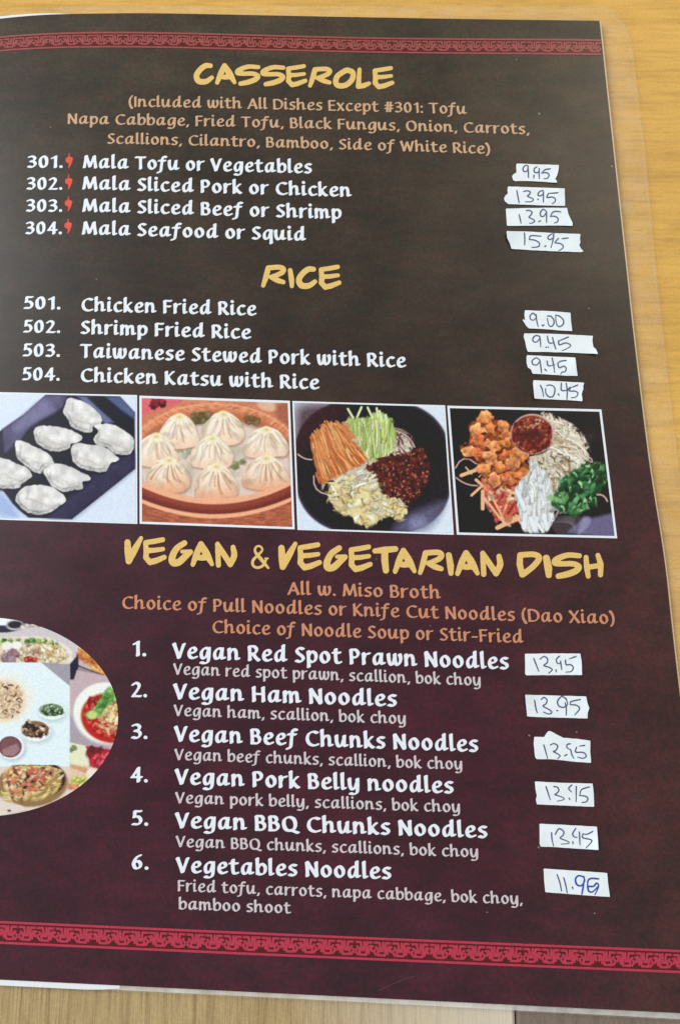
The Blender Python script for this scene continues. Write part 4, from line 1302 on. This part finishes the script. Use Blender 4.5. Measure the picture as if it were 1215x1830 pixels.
def mixed_plate(p):
    p.c[:] = (50, 44, 46)
    p.put(np.clip((vnoise(p.X, p.Y, 90, 3) - .45) * 2, 0, .6) * (p.X > 760) * (p.Y < 300), (72, 64, 70))
    p.put(p.mask([(820, 920), (960, 810), (1010, 820), (1180, 780), (1200, 960)], False, 14), (112, 106, 138))
    p.put(p.mask([(950, 830), (990, 810), (1010, 840), (970, 900), (920, 930)], True, 12) * .8, (150, 150, 186))
    p.put(p.mask([(740, 860), (880, 800), (940, 820), (860, 900), (800, 940)], True, 10), (78, 68, 72))
    for k in range(6):
        p.seg((740 + 20 * k, 850), (900, 830 + 14 * k), 5, (150, 146, 160), 3, .5, None, -.2)
    for a, b, w_, bd in [((90, 480), (230, 450), 9, -.35), ((95, 545), (240, 600), 9, .1), ((240, 450), (250, 540), 8, -.4), ((985, 380), (1010, 440), 8, .2), ((970, 420), (1020, 440), 9, -.4), ((1050, 660), (1120, 705), 11, -.2)]:
        p.seg(a, b, w_, (214, 170, 158), 3, 1, None, bd)
    red = [(280, 620), (300, 500), (380, 420), (540, 480), (540, 640), (560, 820), (400, 850), (330, 760)]
    p.put(p.mask(red, True, 8, 16, 2), (206, 100, 84))
    p.strands(red, 90, 20, 130, .9, [(236, 140, 112), (242, 190, 156), (222, 96, 88), (240, 214, 186), (190, 70, 66)], 21, .8, .9, .1)
    for a, b, w_ in [((130, 530), (240, 490), 24), ((160, 475), (200, 520), 10), ((200, 665), (260, 610), 18), ((275, 640), (275, 755), 26), ((285, 680), (400, 830), 16), ((375, 885), (550, 800), 30), ((350, 700), (420, 830), 15), ((400, 830), (470, 640), 14), ((500, 800), (550, 880), 14), ((230, 560), (330, 650), 20)]:
        p.seg(a, b, w_, (234, 184, 142), 3)
    ch = [(245, 125), (300, 115), (370, 170), (440, 160), (480, 250), (570, 400), (590, 520), (520, 600), (400, 610), (300, 560), (240, 420), (140, 380), (135, 335), (190, 290), (195, 205)]
    p.put(p.mask(ch, True, 7, 20, 4), (150, 84, 52))
    r = random.Random(8)
    CH = [(300, 140, 55), (330, 220, 48), (240, 230, 50), (250, 300, 62), (420, 200, 46), (430, 260, 42), (190, 370, 52), (240, 380, 50), (350, 330, 58), (430, 310, 40), (330, 400, 50), (440, 390, 42), (290, 490, 52),
          (400, 480, 40), (350, 560, 52), (450, 550, 62), (520, 400, 62), (530, 520, 54), (470, 450, 50)]
    for k, (x, y, s_) in enumerate(CH):
        n = 8
        o = [(x + math.cos(t) * s_ * r.uniform(.62, 1.38), y + math.sin(t) * s_ * r.uniform(.55, 1.2)) for t in np.linspace(0, 6.28, n, endpoint=False)]
        p.put(p.mask(np.array(o) + np.array([6, 12]), True, 8) * .7, (84, 40, 32))
        m = p.mask(o, True, 4, 10, k)
        n1, n2 = vnoise(p.X, p.Y, 26, 90 + k), vnoise(p.X, p.Y, 11, 120 + k)
        base = np.array([(214, 138, 88), (204, 124, 76), (222, 152, 100), (196, 110, 72)][k % 4])
        col = base * (.66 + .42 * n1 + .32 * n2 - np.clip((p.Y - y) / (s_ * 4), -.2, .2))[:, None]
        p.c = p.c * (1 - m[:, None]) + col * m[:, None]
    p.put(p.ell(500, 420, 40, 34, 12) * .5, (150, 84, 56))
    p.dabs(red, 40, 20, [(226, 120, 92), (236, 150, 110)], 31, 5, .6)
    noo = [(680, 140), (740, 135), (830, 180), (910, 230), (980, 350), (960, 450), (880, 520), (820, 600), (760, 640), (680, 560), (600, 430), (620, 400), (700, 380), (750, 290)]
    p.put(p.mask(noo, True, 7, 8, 5), (226, 214, 190))
    p.strands(noo, 210, 13, 150, .9, [(246, 242, 226), (236, 226, 202), (250, 247, 238), (222, 206, 174), (184, 158, 126)], 41, .6, .85, .3)
    p.strands([(620, 400), (800, 380), (900, 470), (780, 560), (680, 540)], 36, 8, 34, .3, [(130, 110, 80), (170, 150, 120)], 42, .8, .8)
    p.seg((690, 140), (720, 130), 12, (236, 226, 204), 3, 1, None, .5)
    p.put(p.ell(612, 250, 150, 138, 5), (206, 170, 164))
    p.put(p.ell(608, 252, 138, 128, 5), (140, 66, 50))
    p.dabs([(480, 190), (610, 128), (740, 200), (740, 320), (610, 380), (490, 320)], 260, 14, [(166, 84, 62), (118, 52, 42), (190, 110, 84), (96, 42, 36), (150, 70, 50)], 51, 3, .85)
    p.put(p.ell(600, 262, 86, 44, 26) * .75, (74, 36, 36))
    p.dabs([(520, 170), (660, 140), (700, 200), (600, 220)], 30, 9, [(216, 160, 136), (206, 140, 110)], 52, 3, .8)
    wh = [(600, 450), (650, 470), (720, 560), (745, 660), (745, 770), (715, 880), (640, 900), (555, 880), (535, 780), (500, 640), (560, 560), (600, 520)]
    p.put(p.mask(wh, True, 8, 8, 6), (222, 230, 232))
    p.strands(wh, 110, 20, 130, 1.5, [(238, 245, 248), (230, 238, 243), (246, 249, 250), (220, 227, 222)], 61, .35, .9, .1)
    for a, b in (((560, 800), (556, 885)), ((600, 820), (628, 900)), ((640, 820), (632, 900)), ((690, 800), (712, 885)), ((735, 760), (750, 830)), ((510, 640), (560, 760))):
        p.seg(a, b, 26, (228, 236, 242), 4)
    p.strands([(740, 740), (830, 770), (780, 800), (740, 850)], 12, 14, 70, -.5, [(216, 208, 208), (180, 160, 165)], 62, .3)
    gr = [(740, 700), (780, 650), (810, 560), (900, 500), (1000, 445), (1090, 470), (1115, 560), (1060, 640), (1030, 740), (960, 770), (880, 805), (820, 770), (760, 745)]
    p.put(p.mask(gr, True, 7, 16, 7), (58, 96, 62))
    p.dabs(gr, 190, 32, [(104, 164, 108), (74, 130, 84), (36, 70, 44), (146, 198, 140), (88, 148, 98), (40, 80, 52)], 71, 4, .9, (.35, .7))
    p.dabs(gr, 40, 20, [(160, 206, 150), (30, 52, 38)], 72, 3, .85, (.3, .6))
    p.seg((730, 680), (800, 700), 40, (130, 186, 120), 8, .8)
    p.grain(.04, 7, 11)


def food_collage(p):
    X, Y = p.X, p.Y
    p.c[:] = (198, 180, 184)
    # upper left: dark cloth, cup
    p.put((Y < 190) * 1.0, (58, 58, 74))
    p.put(p.mask([(-900, 60), (160, 60), (160, 95), (40, 130), (-900, 130)], False, 6), (232, 238, 244))
    p.put(p.ell(125, 128, 75, 42, 6), (210, 205, 205))
    p.put(p.ell(125, 124, 62, 32, 6), (48, 52, 56))
    p.dabs([(190, 110), (310, 130), (280, 165), (180, 160)], 30, 22, [(206, 196, 186), (176, 160, 150), (226, 220, 210)], 3)
    # noodle bowl at the top
    p.put(p.mask([(-300, 220), (60, 190), (230, 150), (430, 140), (570, 190), (690, 300), (640, 400), (560, 460), (350, 470), (-300, 470)], True, 6), (206, 198, 200))
    p.put(p.mask([(-300, 250), (50, 230), (330, 222), (480, 260), (590, 330), (600, 380), (540, 450), (-300, 470)], True, 10), (228, 222, 214))
    inn = [(-280, 290), (50, 250), (330, 240), (470, 275), (560, 345), (560, 400), (480, 455), (-280, 470)]
    p.put(p.mask(inn, True, 8), (222, 208, 180))
    p.dabs([(-200, 250), (330, 240), (490, 285), (500, 305), (300, 275), (30, 280)], 110, 20, [(110, 150, 80), (160, 190, 110), (64, 100, 56), (190, 204, 130)], 4)
    p.dabs([(30, 340), (90, 310), (160, 360), (150, 440), (20, 440)], 60, 22, [(176, 146, 156), (150, 112, 124), (200, 176, 180)], 5)
    p.put(p.ell(60, 300, 46, 36, 6), (232, 230, 224))
    p.put(p.ell(140, 295, 44, 34, 6), (236, 234, 230))
    p.dabs([(170, 310), (330, 290), (340, 400), (200, 430)], 90, 20, [(236, 224, 200), (206, 182, 150), (170, 130, 120), (226, 206, 170)], 6)
    p.dabs([(210, 390), (320, 400), (320, 440), (210, 440)], 34, 16, [(190, 60, 56), (150, 40, 44), (210, 100, 84)], 7)
    p.dabs([(340, 300), (480, 300), (560, 370), (500, 440), (360, 440)], 130, 22, [(236, 222, 184), (222, 196, 140), (244, 236, 214), (206, 170, 110), (230, 210, 170)], 8)
    # right: orange dish, dark gap, mauve tray, red soup
    p.put(p.mask([(650, 320), (760, 330), (1000, 560), (860, 560), (660, 400)], False, 5), (226, 150, 84))
    p.dabs([(650, 330), (760, 360), (880, 520), (860, 540), (660, 400)], 50, 30, [(240, 180, 110), (206, 122, 70), (232, 160, 96)], 9)
    p.seg((660, 470), (860, 548), 12, (70, 60, 66), 4)
    p.put(p.mask([(585, 455), (655, 370), (660, 500), (625, 585), (588, 585)], False, 5), (54, 52, 66))
    p.put(p.mask([(660, 480), (850, 548), (640, 520)], False, 5), (150, 138, 140))
    p.put(p.mask([(600, 640), (645, 505), (870, 548), (1010, 600), (1010, 1180), (720, 1150), (585, 1110)], False, 6), (196, 174, 180))
    p.put(p.mask([(585, 880), (700, 1050), (940, 1160), (720, 1150), (585, 1115)], False, 8), (172, 160, 172))
    p.put(p.ell(890, 870, 282, 262, 6, .25), (206, 200, 200))
    p.put(p.ell(892, 862, 274, 252, 6, .25), (238, 238, 234))
    p.put(p.ell(915, 905, 245, 208, 6, .3), (190, 150, 110))
    p.put(p.ell(918, 908, 236, 200, 6, .3), (190, 48, 44))
    p.dabs([(690, 820), (800, 720), (1000, 800), (960, 1100), (780, 1010)], 120, 22, [(206, 66, 58), (160, 34, 36), (216, 90, 74), (176, 44, 42)], 10)
    p.strands([(800, 900), (960, 860), (990, 960), (960, 1050), (850, 1000)], 44, 14, 130, .4, [(236, 150, 120), (226, 110, 90), (240, 196, 150)], 11, .3, .9, .3)
    p.dabs([(840, 840), (990, 790), (990, 960), (870, 910)], 60, 24, [(232, 206, 150), (216, 180, 120), (240, 224, 184)], 12)
    bok = [(720, 880), (780, 830), (850, 720), (920, 640), (970, 700), (975, 770), (900, 810), (830, 890), (760, 920)]
    p.put(p.mask(bok, True, 6, 8, 3), (128, 176, 96))
    p.dabs(bok, 80, 26, [(96, 150, 76), (160, 200, 120), (110, 164, 84), (80, 120, 66)], 13, 4, .85, (.3, .6))
    p.put(p.ell(770, 880, 44, 34, 9), (196, 212, 130))
    p.seg((790, 760), (800, 800), 14, (50, 50, 44), 5, .8)
    # lower right: cut vegetables
    p.put(p.mask([(580, 1110), (720, 1140), (745, 1310), (585, 1310)], False, 6), (226, 228, 196))
    p.dabs([(580, 1140), (640, 1140), (640, 1190), (580, 1190)], 10, 16, [(150, 160, 120), (130, 140, 104)], 14)
    p.put(p.mask([(720, 1140), (940, 1170), (900, 1300), (820, 1340), (760, 1310)], False, 6), (176, 50, 66))
    p.dabs([(730, 1150), (850, 1170), (820, 1220), (740, 1230)], 22, 30, [(96, 30, 46), (120, 36, 50)], 15)
    p.dabs([(760, 1220), (920, 1190), (880, 1300), (780, 1310)], 40, 26, [(220, 96, 110), (200, 60, 70), (190, 40, 60)], 16)
    p.put(p.mask([(580, 1300), (745, 1310), (830, 1340), (800, 1400), (650, 1500), (500, 1600), (470, 1560), (585, 1330)], False, 6), (226, 196, 170))
    p.put(p.mask([(585, 1290), (740, 1330), (720, 1370), (585, 1320)], False, 8), (206, 156, 120))
    p.put(p.mask([(740, 1330), (810, 1330), (800, 1390), (690, 1440), (720, 1380)], False, 8), (232, 226, 214))
    p.dabs([(590, 1420), (700, 1390), (720, 1450), (640, 1490)], 50, 24, [(206, 214, 110), (226, 230, 150), (180, 190, 90)], 17)
    p.dabs([(560, 1460), (640, 1460), (650, 1510), (560, 1530)], 20, 26, [(226, 160, 120), (216, 140, 104)], 18)
    p.put(p.mask([(480, 1560), (560, 1500), (640, 1510), (420, 1660), (300, 1670)], False, 10), (216, 206, 196))
    # centre panel
    p.put(p.mask([(-900, 440), (345, 440), (585, 640), (585, 1315), (-900, 1315)], False, 4), (222, 237, 244))
    p.put(p.mask([(345, 440), (585, 455), (585, 635)], False, 5), (160, 158, 168))
    p.put(p.ell(60, 740, 220, 230, 30), (230, 234, 228))
    p.put(p.ell(40, 760, 172, 170, 26), (232, 206, 172))
    nd = [(-60, 640), (60, 600), (170, 680), (190, 790), (120, 880), (-40, 900)]
    p.dabs(nd, 120, 22, [(236, 210, 176), (220, 184, 146), (242, 222, 196)], 19, 5, .7)
    p.strands(nd, 34, 9, 30, .7, [(126, 78, 62), (170, 116, 92), (96, 58, 50)], 20, .9, .8)
    p.put(p.ell(446, 862, 122, 84, 16) * .75, (184, 204, 204))
    p.put(p.ell(438, 846, 116, 74, 6), (232, 242, 238))
    p.put(p.ell(430, 838, 100, 52, 6), (110, 136, 104))
    p.dabs([(340, 820), (430, 790), (525, 840), (500, 885), (380, 880)], 70, 16, [(84, 112, 80), (150, 176, 140), (60, 84, 60), (196, 210, 186)], 21)
    p.put(p.ell(312, 1034, 134, 92, 18) * .75, (186, 200, 206))
    p.put(p.ell(298, 1012, 128, 90, 6), (236, 238, 236))
    p.put(p.ell(292, 1000, 112, 70, 6), (136, 104, 84))
    p.dabs([(190, 980), (240, 930), (330, 960), (400, 970), (390, 1050), (280, 1070), (200, 1030)], 100, 18, [(82, 58, 52), (200, 176, 140), (120, 88, 70), (60, 44, 44), (222, 200, 166)], 22)
    p.put(p.ell(104, 1168, 120, 104, 18) * .8, (178, 192, 202))
    p.put(p.ell(90, 1150, 114, 102, 6), (230, 236, 240))
    p.put(p.ell(85, 1148, 96, 88, 5), (70, 46, 52))
    p.put(p.ell(84, 1146, 88, 82, 6), (128, 86, 92))
    p.put(p.mask([(20, 1170), (140, 1120), (170, 1170), (120, 1225), (20, 1225)], False, 8) * .8, (166, 134, 136))
    # bottom noodle bowl
    p.put(p.mask([(-900, 1315), (585, 1315), (560, 1560), (300, 1680), (-900, 1700)], False, 5), (222, 206, 196))
    p.put(p.ell(270, 1460, 300, 190, 8, -.1) * (Y > 1300), (150, 120, 84))
    p.put(p.ell(285, 1430, 265, 165, 6, -.1) * (Y > 1300), (64, 42, 42))
    p.put(p.ell(270, 1440, 245, 160, 8, -.1) * (Y > 1305), (216, 190, 120))
    bn = [(40, 1420), (110, 1320), (440, 1330), (510, 1400), (480, 1500), (330, 1580), (120, 1610), (40, 1560)]
    p.strands(bn, 90, 16, 170, -.35, [(232, 214, 150), (214, 190, 116), (240, 226, 176), (186, 150, 90)], 23, .5, .9, .3)
    p.dabs([(80, 1330), (420, 1320), (440, 1380), (300, 1540), (100, 1600), (50, 1480)], 150, 26, [(232, 190, 130), (226, 150, 112), (120, 70, 56), (236, 210, 170), (56, 44, 40), (214, 120, 90)], 24, 4, .85, (.4, .9))
    p.dabs([(250, 1350), (420, 1340), (360, 1460), (230, 1520)], 50, 22, [(220, 130, 108), (206, 100, 84), (236, 176, 150)], 25, 4, .9, (.25, .5))
    p.put(p.mask([(-300, 1600), (60, 1610), (200, 1680), (-300, 1760)], True, 8), (222, 210, 198))
    p.put(p.ell(78, 1683, 14, 10, 4), (84, 64, 60))
    p.grain(.04, 8, 13)


picture([(-36, 700), (245, 706), (245.5, 936.3), (-36, 927.6)], 2.6, 0, 690, 4.673, dumplings, 'printed photo of eight boiled dumplings on a dark square plate')
picture([(249, 707), (518, 716.2), (526.6, 946), (249.5, 936)], 4.2, 240, 690, 4.19, buns, 'printed photo of pleated soup buns in a bamboo steamer')
picture([(522.4, 716.6), (795.2, 724.3), (810.8, 955.8), (531.6, 947)], 3.0, 515, 700, 4.05, noodle_bowl, 'printed photo of a dark bowl with carrot, cucumber, egg and minced meat')
picture([(799, 725), (1074.5, 731.6), (1102.8, 962), (816.2, 955.5)], 4.2, 790, 710, 3.797, mixed_plate, 'printed photo of chicken, noodles, greens and chili dip on black')

# the round collage at the left
NR, NA = 170, 520
R_ = np.linspace(0.004, 1, NR)
A_ = np.linspace(0, 2 * math.pi, NA, endpoint=False)
rr_, aa_ = np.meshgrid(R_, A_, indexing='ij')
V = np.stack([-30 + 241 * rr_.ravel() * np.cos(aa_.ravel()), 1281 + 178 * rr_.ravel() * np.sin(aa_.ravel())], 1)
V[:, 0] = np.maximum(V[:, 0], -160 + 0.001 * V[:, 0])
idx = np.arange(NR * NA).reshape(NR, NA)
nxt = np.roll(idx, -1, 1)
F_ = np.stack([idx[:-1].ravel(), nxt[:-1].ravel(), nxt[1:].ravel(), idx[1:].ravel()], 1)
F_ = F_[:, ::-1].copy()
pr = Print(V[:, 0] * 4.691, (V[:, 1] - 1090) * 4.691, (0, 0, 0))
food_collage(pr)
link('round_food_photo', at(V, 0.00009), F_, PRINT, menu, colors=ink(np.clip(pr.c, 0, 252)), label='round printed collage of noodle bowls and side dishes')

# wear on the film: pale specks and one scratch
r = random.Random(5)
for x, y, s in [(963, 203, 2.6), (922, 106, 1.8), (90, 227, 1.5), (172, 499, 1.5), (945, 1314, 2.4), (962, 1514, 2.4), (1052, 551, 1.6), (1093, 297, 2.4), (870, 1630, 1.6), (1030, 1308, 1.8), (1062, 1632, 2.0)]:
    v, f = blob_mesh([(np.array([(x, y), (x + s * .6, y + s * .4)]), np.array([s * .7, s * .5]))], .5)
    link('scuff', at(v, 0.00010), f, SCUFF, menu)
v, f = blob_mesh([(catmull([(676, 1770), (700, 1759), (722, 1750), (741, 1744)]), .55)], .5)
link('scratch', at(v, 0.00010), f, SCRATCH, menu)

# ------------------------------------------------------------------ handwritten price strips
def strip(row, ox, oy, sc, outline, strokes, blue=None):
    o = np.array([(ox + x / sc, oy + y / sc) for x, y in outline])
    # fine torn edge
    c = o.mean(0)
    base = at([c], 0.0)[0]
    t = thing('price_strip', row, 'price strip', tuple(base), 'handwritten white price strips stuck on the menu')
    q = []
    rr = random.Random(int(c[0] * 7 + c[1]))
    for a, b in zip(o, np.roll(o, -1, 0)):
        n = max(1, int(np.hypot(*(b - a)) / 7))
        for k in range(n):
            p_ = a + (b - a) * k / n
            q.append(p_ + (np.array([rr.uniform(-.22, .22), rr.uniform(-.22, .22)]) if k else 0))
    q = np.array(q)
    n = len(q)
    half = (q[:, 0].max() - q[:, 0].min()) / 2
    ca, cb = rr.choice((0, .0002, .0005)), rr.choice((.0001, .0003, .0007))
    tilt = rr.choice((-1, 1))

    def curl(p_):
        u = (p_[:, 0] - c[0]) / half
        w_ = np.clip(.5 + tilt * (p_[:, 1] - c[1]) / 34, 0, 1)
        return np.where(u < 0, ca, cb) * np.clip((np.abs(u) - .55) / .45, 0, 1.2) ** 2 * w_
    gv, gf = fill_mesh(q, 1.3)
    side = [(i, (i + 1) % n, n + (i + 1) % n, n + i) for i in range(n)]
    v, f = join([(at(gv, 0.00026 + curl(gv)), gf), (np.vstack([at(q, 0.00026 + curl(q)), at(q, 0.000105 + curl(q))]), side)])
    link('paper_strip', v, f, STRIP, t)
    for st, mat in ((strokes, PEN), (blue or [], BLUEPEN)):
        if not st:
            continue
        S_ = []
        for s_ in st:
            p_ = np.array([(ox + x / sc, oy + y / sc) for x, y in s_])
            if len(p_) == 2:
                p_ = np.linspace(p_[0], p_[1], 4)
            cv = catmull(p_, 5)
            k = np.linspace(0, 1, len(cv))
            wd = 1.16 if mat is PEN else 1.5
            S_.append((cv, wd * (.86 + .22 * np.sin(3.1 * k + rr.random()))))
        v, f = blob_mesh(S_, .45)
        link('handwritten_price', at(v, 0.00030 + curl(v)), f, mat, t)


ROW = 'torn white strip with handwritten %s beside %s'
strip(ROW % ('9.95', 'Mala Tofu or Vegetables'), 890, 280, 7.147,
      [(235, 88), (420, 95), (600, 100), (775, 105), (772, 165), (755, 235), (728, 285), (752, 310), (750, 332), (600, 322), (400, 312), (215, 312), (190, 300), (178, 250), (195, 225), (235, 200), (230, 120)],
      [[(385, 120), (350, 110), (318, 150), (330, 190), (370, 180), (382, 130)], [(382, 125), (385, 190), (388, 265)], [(458, 235), (455, 275)], [(495, 128), (465, 150), (460, 190), (490, 205), (525, 190)],
       [(525, 148), (522, 200), (525, 280)], [(668, 155), (600, 165), (560, 205)], [(555, 208), (620, 205), (650, 235), (630, 275), (585, 280)]])
strip(ROW % ('13.95', 'Mala Sliced Pork or Chicken'), 890, 280, 7.147,
      [(125, 380), (500, 392), (850, 405), (852, 500), (855, 630), (500, 620), (130, 605), (85, 570), (75, 530), (95, 495), (125, 470), (118, 430)],
      [[(238, 430), (268, 590)], [(325, 445), (370, 435), (410, 450), (395, 485), (375, 505), (430, 530), (450, 550), (420, 575), (350, 575)], [(505, 540), (515, 550)],
       [(570, 430), (525, 450), (508, 490), (540, 500), (578, 470), (578, 440)], [(578, 440), (578, 580)], [(762, 460), (640, 470)], [(640, 470), (625, 520), (690, 515), (730, 540), (725, 575), (690, 600)]])
strip(ROW % ('13.95', 'Mala Sliced Beef or Shrimp'), 890, 365, 7.147,
      [(98, 55), (400, 48), (660, 45), (882, 45), (895, 120), (925, 185), (950, 235), (952, 275), (700, 272), (400, 275), (112, 275), (105, 160)],
      [[(268, 130), (292, 240)], [(360, 82), (400, 78), (432, 100), (420, 135), (395, 165), (450, 195), (465, 215), (440, 238), (400, 242)], [(520, 222), (545, 210)],
       [(618, 90), (575, 65), (540, 105), (545, 150), (585, 150), (615, 100)], [(618, 90), (618, 235)], [(800, 97), (740, 90), (695, 105), (668, 155)], [(668, 155), (730, 155), (765, 185), (755, 225), (715, 240)]])
strip(ROW % ('15.95', 'Mala Seafood or Squid'), 890, 365, 7.147,
      [(108, 340), (400, 350), (700, 368), (1052, 380), (1045, 430), (1050, 490), (1035, 520), (1060, 570), (1092, 600), (1060, 612), (700, 600), (400, 585), (170, 570), (150, 500), (115, 430)],
      [[(335, 365), (340, 440), (338, 520)], [(550, 408), (420, 402), (398, 450)], [(398, 450), (470, 460), (525, 495), (515, 540), (430, 552)], [(595, 540), (612, 530)],
       [(690, 378), (640, 410), (640, 440), (670, 450), (710, 420)], [(712, 374), (700, 460), (675, 555)], [(895, 430), (815, 440)], [(770, 435), (728, 490), (790, 500), (830, 530), (820, 565), (775, 592)]])
strip(ROW % ('9.00', 'Chicken Fried Rice'), 920, 545, 7.594,
      [(135, 72), (450, 82), (755, 105), (762, 230), (778, 355), (600, 345), (400, 328), (190, 318), (150, 280), (130, 245), (105, 210), (115, 190), (140, 215), (128, 140)],
      [[(290, 150), (245, 112), (205, 150), (215, 195), (255, 205), (290, 165)], [(285, 130), (295, 210), (315, 295)], [(365, 270), (380, 285), (395, 265)],
       [(440, 150), (490, 155), (530, 210), (520, 270), (485, 292), (455, 260), (440, 180)], [(555, 140), (600, 150), (655, 200), (655, 260), (605, 295), (570, 270), (555, 200), (553, 135)]])
strip(ROW % ('9.45', 'Shrimp Fried Rice'), 920, 545, 7.594,
      [(125, 385), (450, 390), (750, 402), (1060, 418), (1050, 480), (1065, 570), (1100, 600), (1128, 665), (800, 650), (500, 640), (175, 635), (155, 580), (140, 500), (118, 430)],
      [[(335, 425), (285, 415), (245, 450), (250, 495), (300, 500), (335, 450)], [(335, 425), (345, 500), (350, 570)], [(420, 575), (430, 570)], [(450, 572), (455, 572)],
       [(440, 420), (460, 510), (520, 515)], [(510, 440), (530, 520), (555, 598)], [(725, 435), (590, 490)], [(590, 490), (605, 540), (690, 515), (755, 545), (720, 585), (640, 620)]])
strip(ROW % ('9.45', 'Taiwanese Stewed Pork with Rice'), 920, 630, 7.594,
      [(165, 35), (450, 50), (820, 68), (835, 200), (852, 318), (700, 315), (450, 298), (240, 288), (215, 225), (175, 205), (158, 140), (157, 60)],
      [[(340, 105), (290, 72), (235, 110), (245, 160), (300, 165), (340, 115)], [(340, 110), (352, 200), (360, 275)], [(405, 225), (430, 250)], [(435, 115), (455, 180), (540, 165)],
       [(505, 75), (525, 170), (540, 270)], [(695, 108), (620, 118), (580, 145)], [(580, 145), (600, 205), (665, 185), (695, 215), (680, 260), (640, 265), (620, 295)]])
strip(ROW % ('10.45', 'Chicken Katsu with Rice'), 920, 630, 7.594,
      [(250, 375), (500, 385), (800, 402), (940, 410), (925, 460), (930, 490), (905, 560), (915, 620), (915, 662), (700, 645), (450, 635), (265, 625), (255, 520), (245, 420)],
      [[(345, 445), (370, 500), (388, 595)], [(430, 450), (480, 440), (535, 470), (540, 530), (515, 595), (460, 600), (420, 550), (415, 490)], [(585, 560), (600, 580)],
       [(630, 415), (635, 515), (745, 500)], [(695, 415), (710, 520), (705, 635)], [(740, 475), (705, 530)], [(855, 440), (780, 470)], [(760, 470), (740, 520), (820, 525), (855, 555), (830, 600), (765, 615)]])
strip(ROW % ('13.95', 'Vegan Red Spot Prawn Noodles'), 920, 1155, 7.147,
      [(128, 95), (500, 90), (835, 92), (850, 180), (855, 250), (858, 368), (500, 368), (145, 370), (130, 350), (130, 200)],
      [[(240, 155), (305, 320)], [(320, 165), (370, 130), (415, 160), (410, 210), (370, 245), (440, 270), (475, 300), (430, 345)], [(525, 300), (525, 330)],
       [(570, 125), (530, 165), (540, 215), (578, 220)], [(582, 190), (598, 300)], [(780, 130), (695, 160)], [(645, 175), (655, 235), (710, 235), (745, 270), (720, 320), (650, 330)]])
strip(ROW % ('13.95', 'Vegan Ham Noodles'), 920, 1155, 7.147,
      [(128, 618), (500, 628), (910, 640), (925, 720), (950, 790), (930, 850), (928, 922), (700, 915), (400, 908), (155, 895), (145, 780)],
      [[(252, 690), (265, 780), (285, 850)], [(335, 680), (370, 652), (410, 685), (395, 735), (360, 765), (440, 810), (470, 845), (430, 865), (365, 840)], [(535, 820), (550, 825)],
       [(660, 680), (600, 640), (545, 700), (560, 760), (620, 780), (670, 740), (650, 660)], [(640, 720), (655, 790), (655, 880)], [(835, 680), (720, 705), (705, 745)], [(705, 745), (790, 755), (825, 800), (765, 875)]])
strip(ROW % ('13.95', 'Vegan Beef Chunks Noodles') , 930, 1295, 7.147,
      [(175, 155), (300, 158), (335, 105), (360, 80), (400, 90), (545, 168), (720, 180), (892, 205), (890, 350), (902, 488), (700, 475), (480, 450), (350, 440), (205, 440), (185, 410), (168, 250)],
      [[(298, 260), (345, 430)], [(380, 260), (430, 242), (475, 275), (450, 330), (420, 345), (480, 375), (505, 400), (475, 436)], [(560, 400), (595, 380)], [(635, 245), (595, 255), (595, 295), (640, 320)],
       [(640, 320), (655, 380), (680, 430)], [(820, 265), (750, 275)], [(715, 290), (705, 350), (800, 355), (840, 400), (800, 430), (730, 415)]])
strip(ROW % ('13.95', 'Vegan Pork Belly noodles'), 930, 1295, 7.147,
      [(182, 725), (500, 742), (920, 752), (935, 880), (942, 1050), (600, 1035), (210, 1018), (195, 960), (208, 910), (190, 820)],
      [[(325, 790), (380, 960)], [(425, 790), (470, 800), (490, 840), (460, 880), (440, 895), (530, 925), (555, 955), (470, 978)], [(620, 940), (632, 960)], [(655, 770), (615, 815), (650, 860)],
       [(712, 790), (710, 985)], [(880, 795), (780, 830), (755, 905)], [(755, 905), (830, 915), (860, 945), (840, 985), (785, 995)]])
strip(ROW % ('13.95', 'Vegan BBQ Chunks Noodles'), 940, 1465, 7.147,
      [(170, 50), (500, 65), (905, 88), (915, 220), (925, 385), (700, 372), (350, 348), (190, 345), (172, 310), (172, 180)],
      [[(325, 165), (330, 250), (350, 335)], [(372, 185), (420, 115), (480, 150), (470, 200), (435, 235), (530, 275), (545, 300), (450, 312)], [(595, 280), (600, 310)], [(635, 110), (595, 175), (610, 215), (650, 225)],
       [(680, 155), (688, 320)], [(850, 150), (780, 185), (725, 180)], [(725, 180), (725, 230), (840, 265), (765, 360)]])
strip('white strip with 11.95 partly in bright blue ink beside Vegetables Noodles', 940, 1465, 7.147,
      [(222, 622), (600, 648), (1035, 680), (1045, 800), (1070, 985), (800, 968), (500, 945), (245, 925), (230, 780)],
      [[(395, 700), (430, 800), (452, 910)], [(480, 740), (505, 830), (525, 935)], [(590, 860), (598, 885)]],
      [[(738, 730), (670, 715), (630, 760), (650, 830), (710, 840), (745, 780), (735, 725)], [(740, 780), (725, 880), (712, 950)], [(925, 755), (830, 750), (790, 780), (785, 850)],
       [(785, 850), (860, 850), (900, 810), (925, 850), (880, 955)], [(785, 850), (800, 910), (850, 920), (920, 850)]])

for o in list(bpy.data.objects):
    if '_w' in o:
        del o['_w']
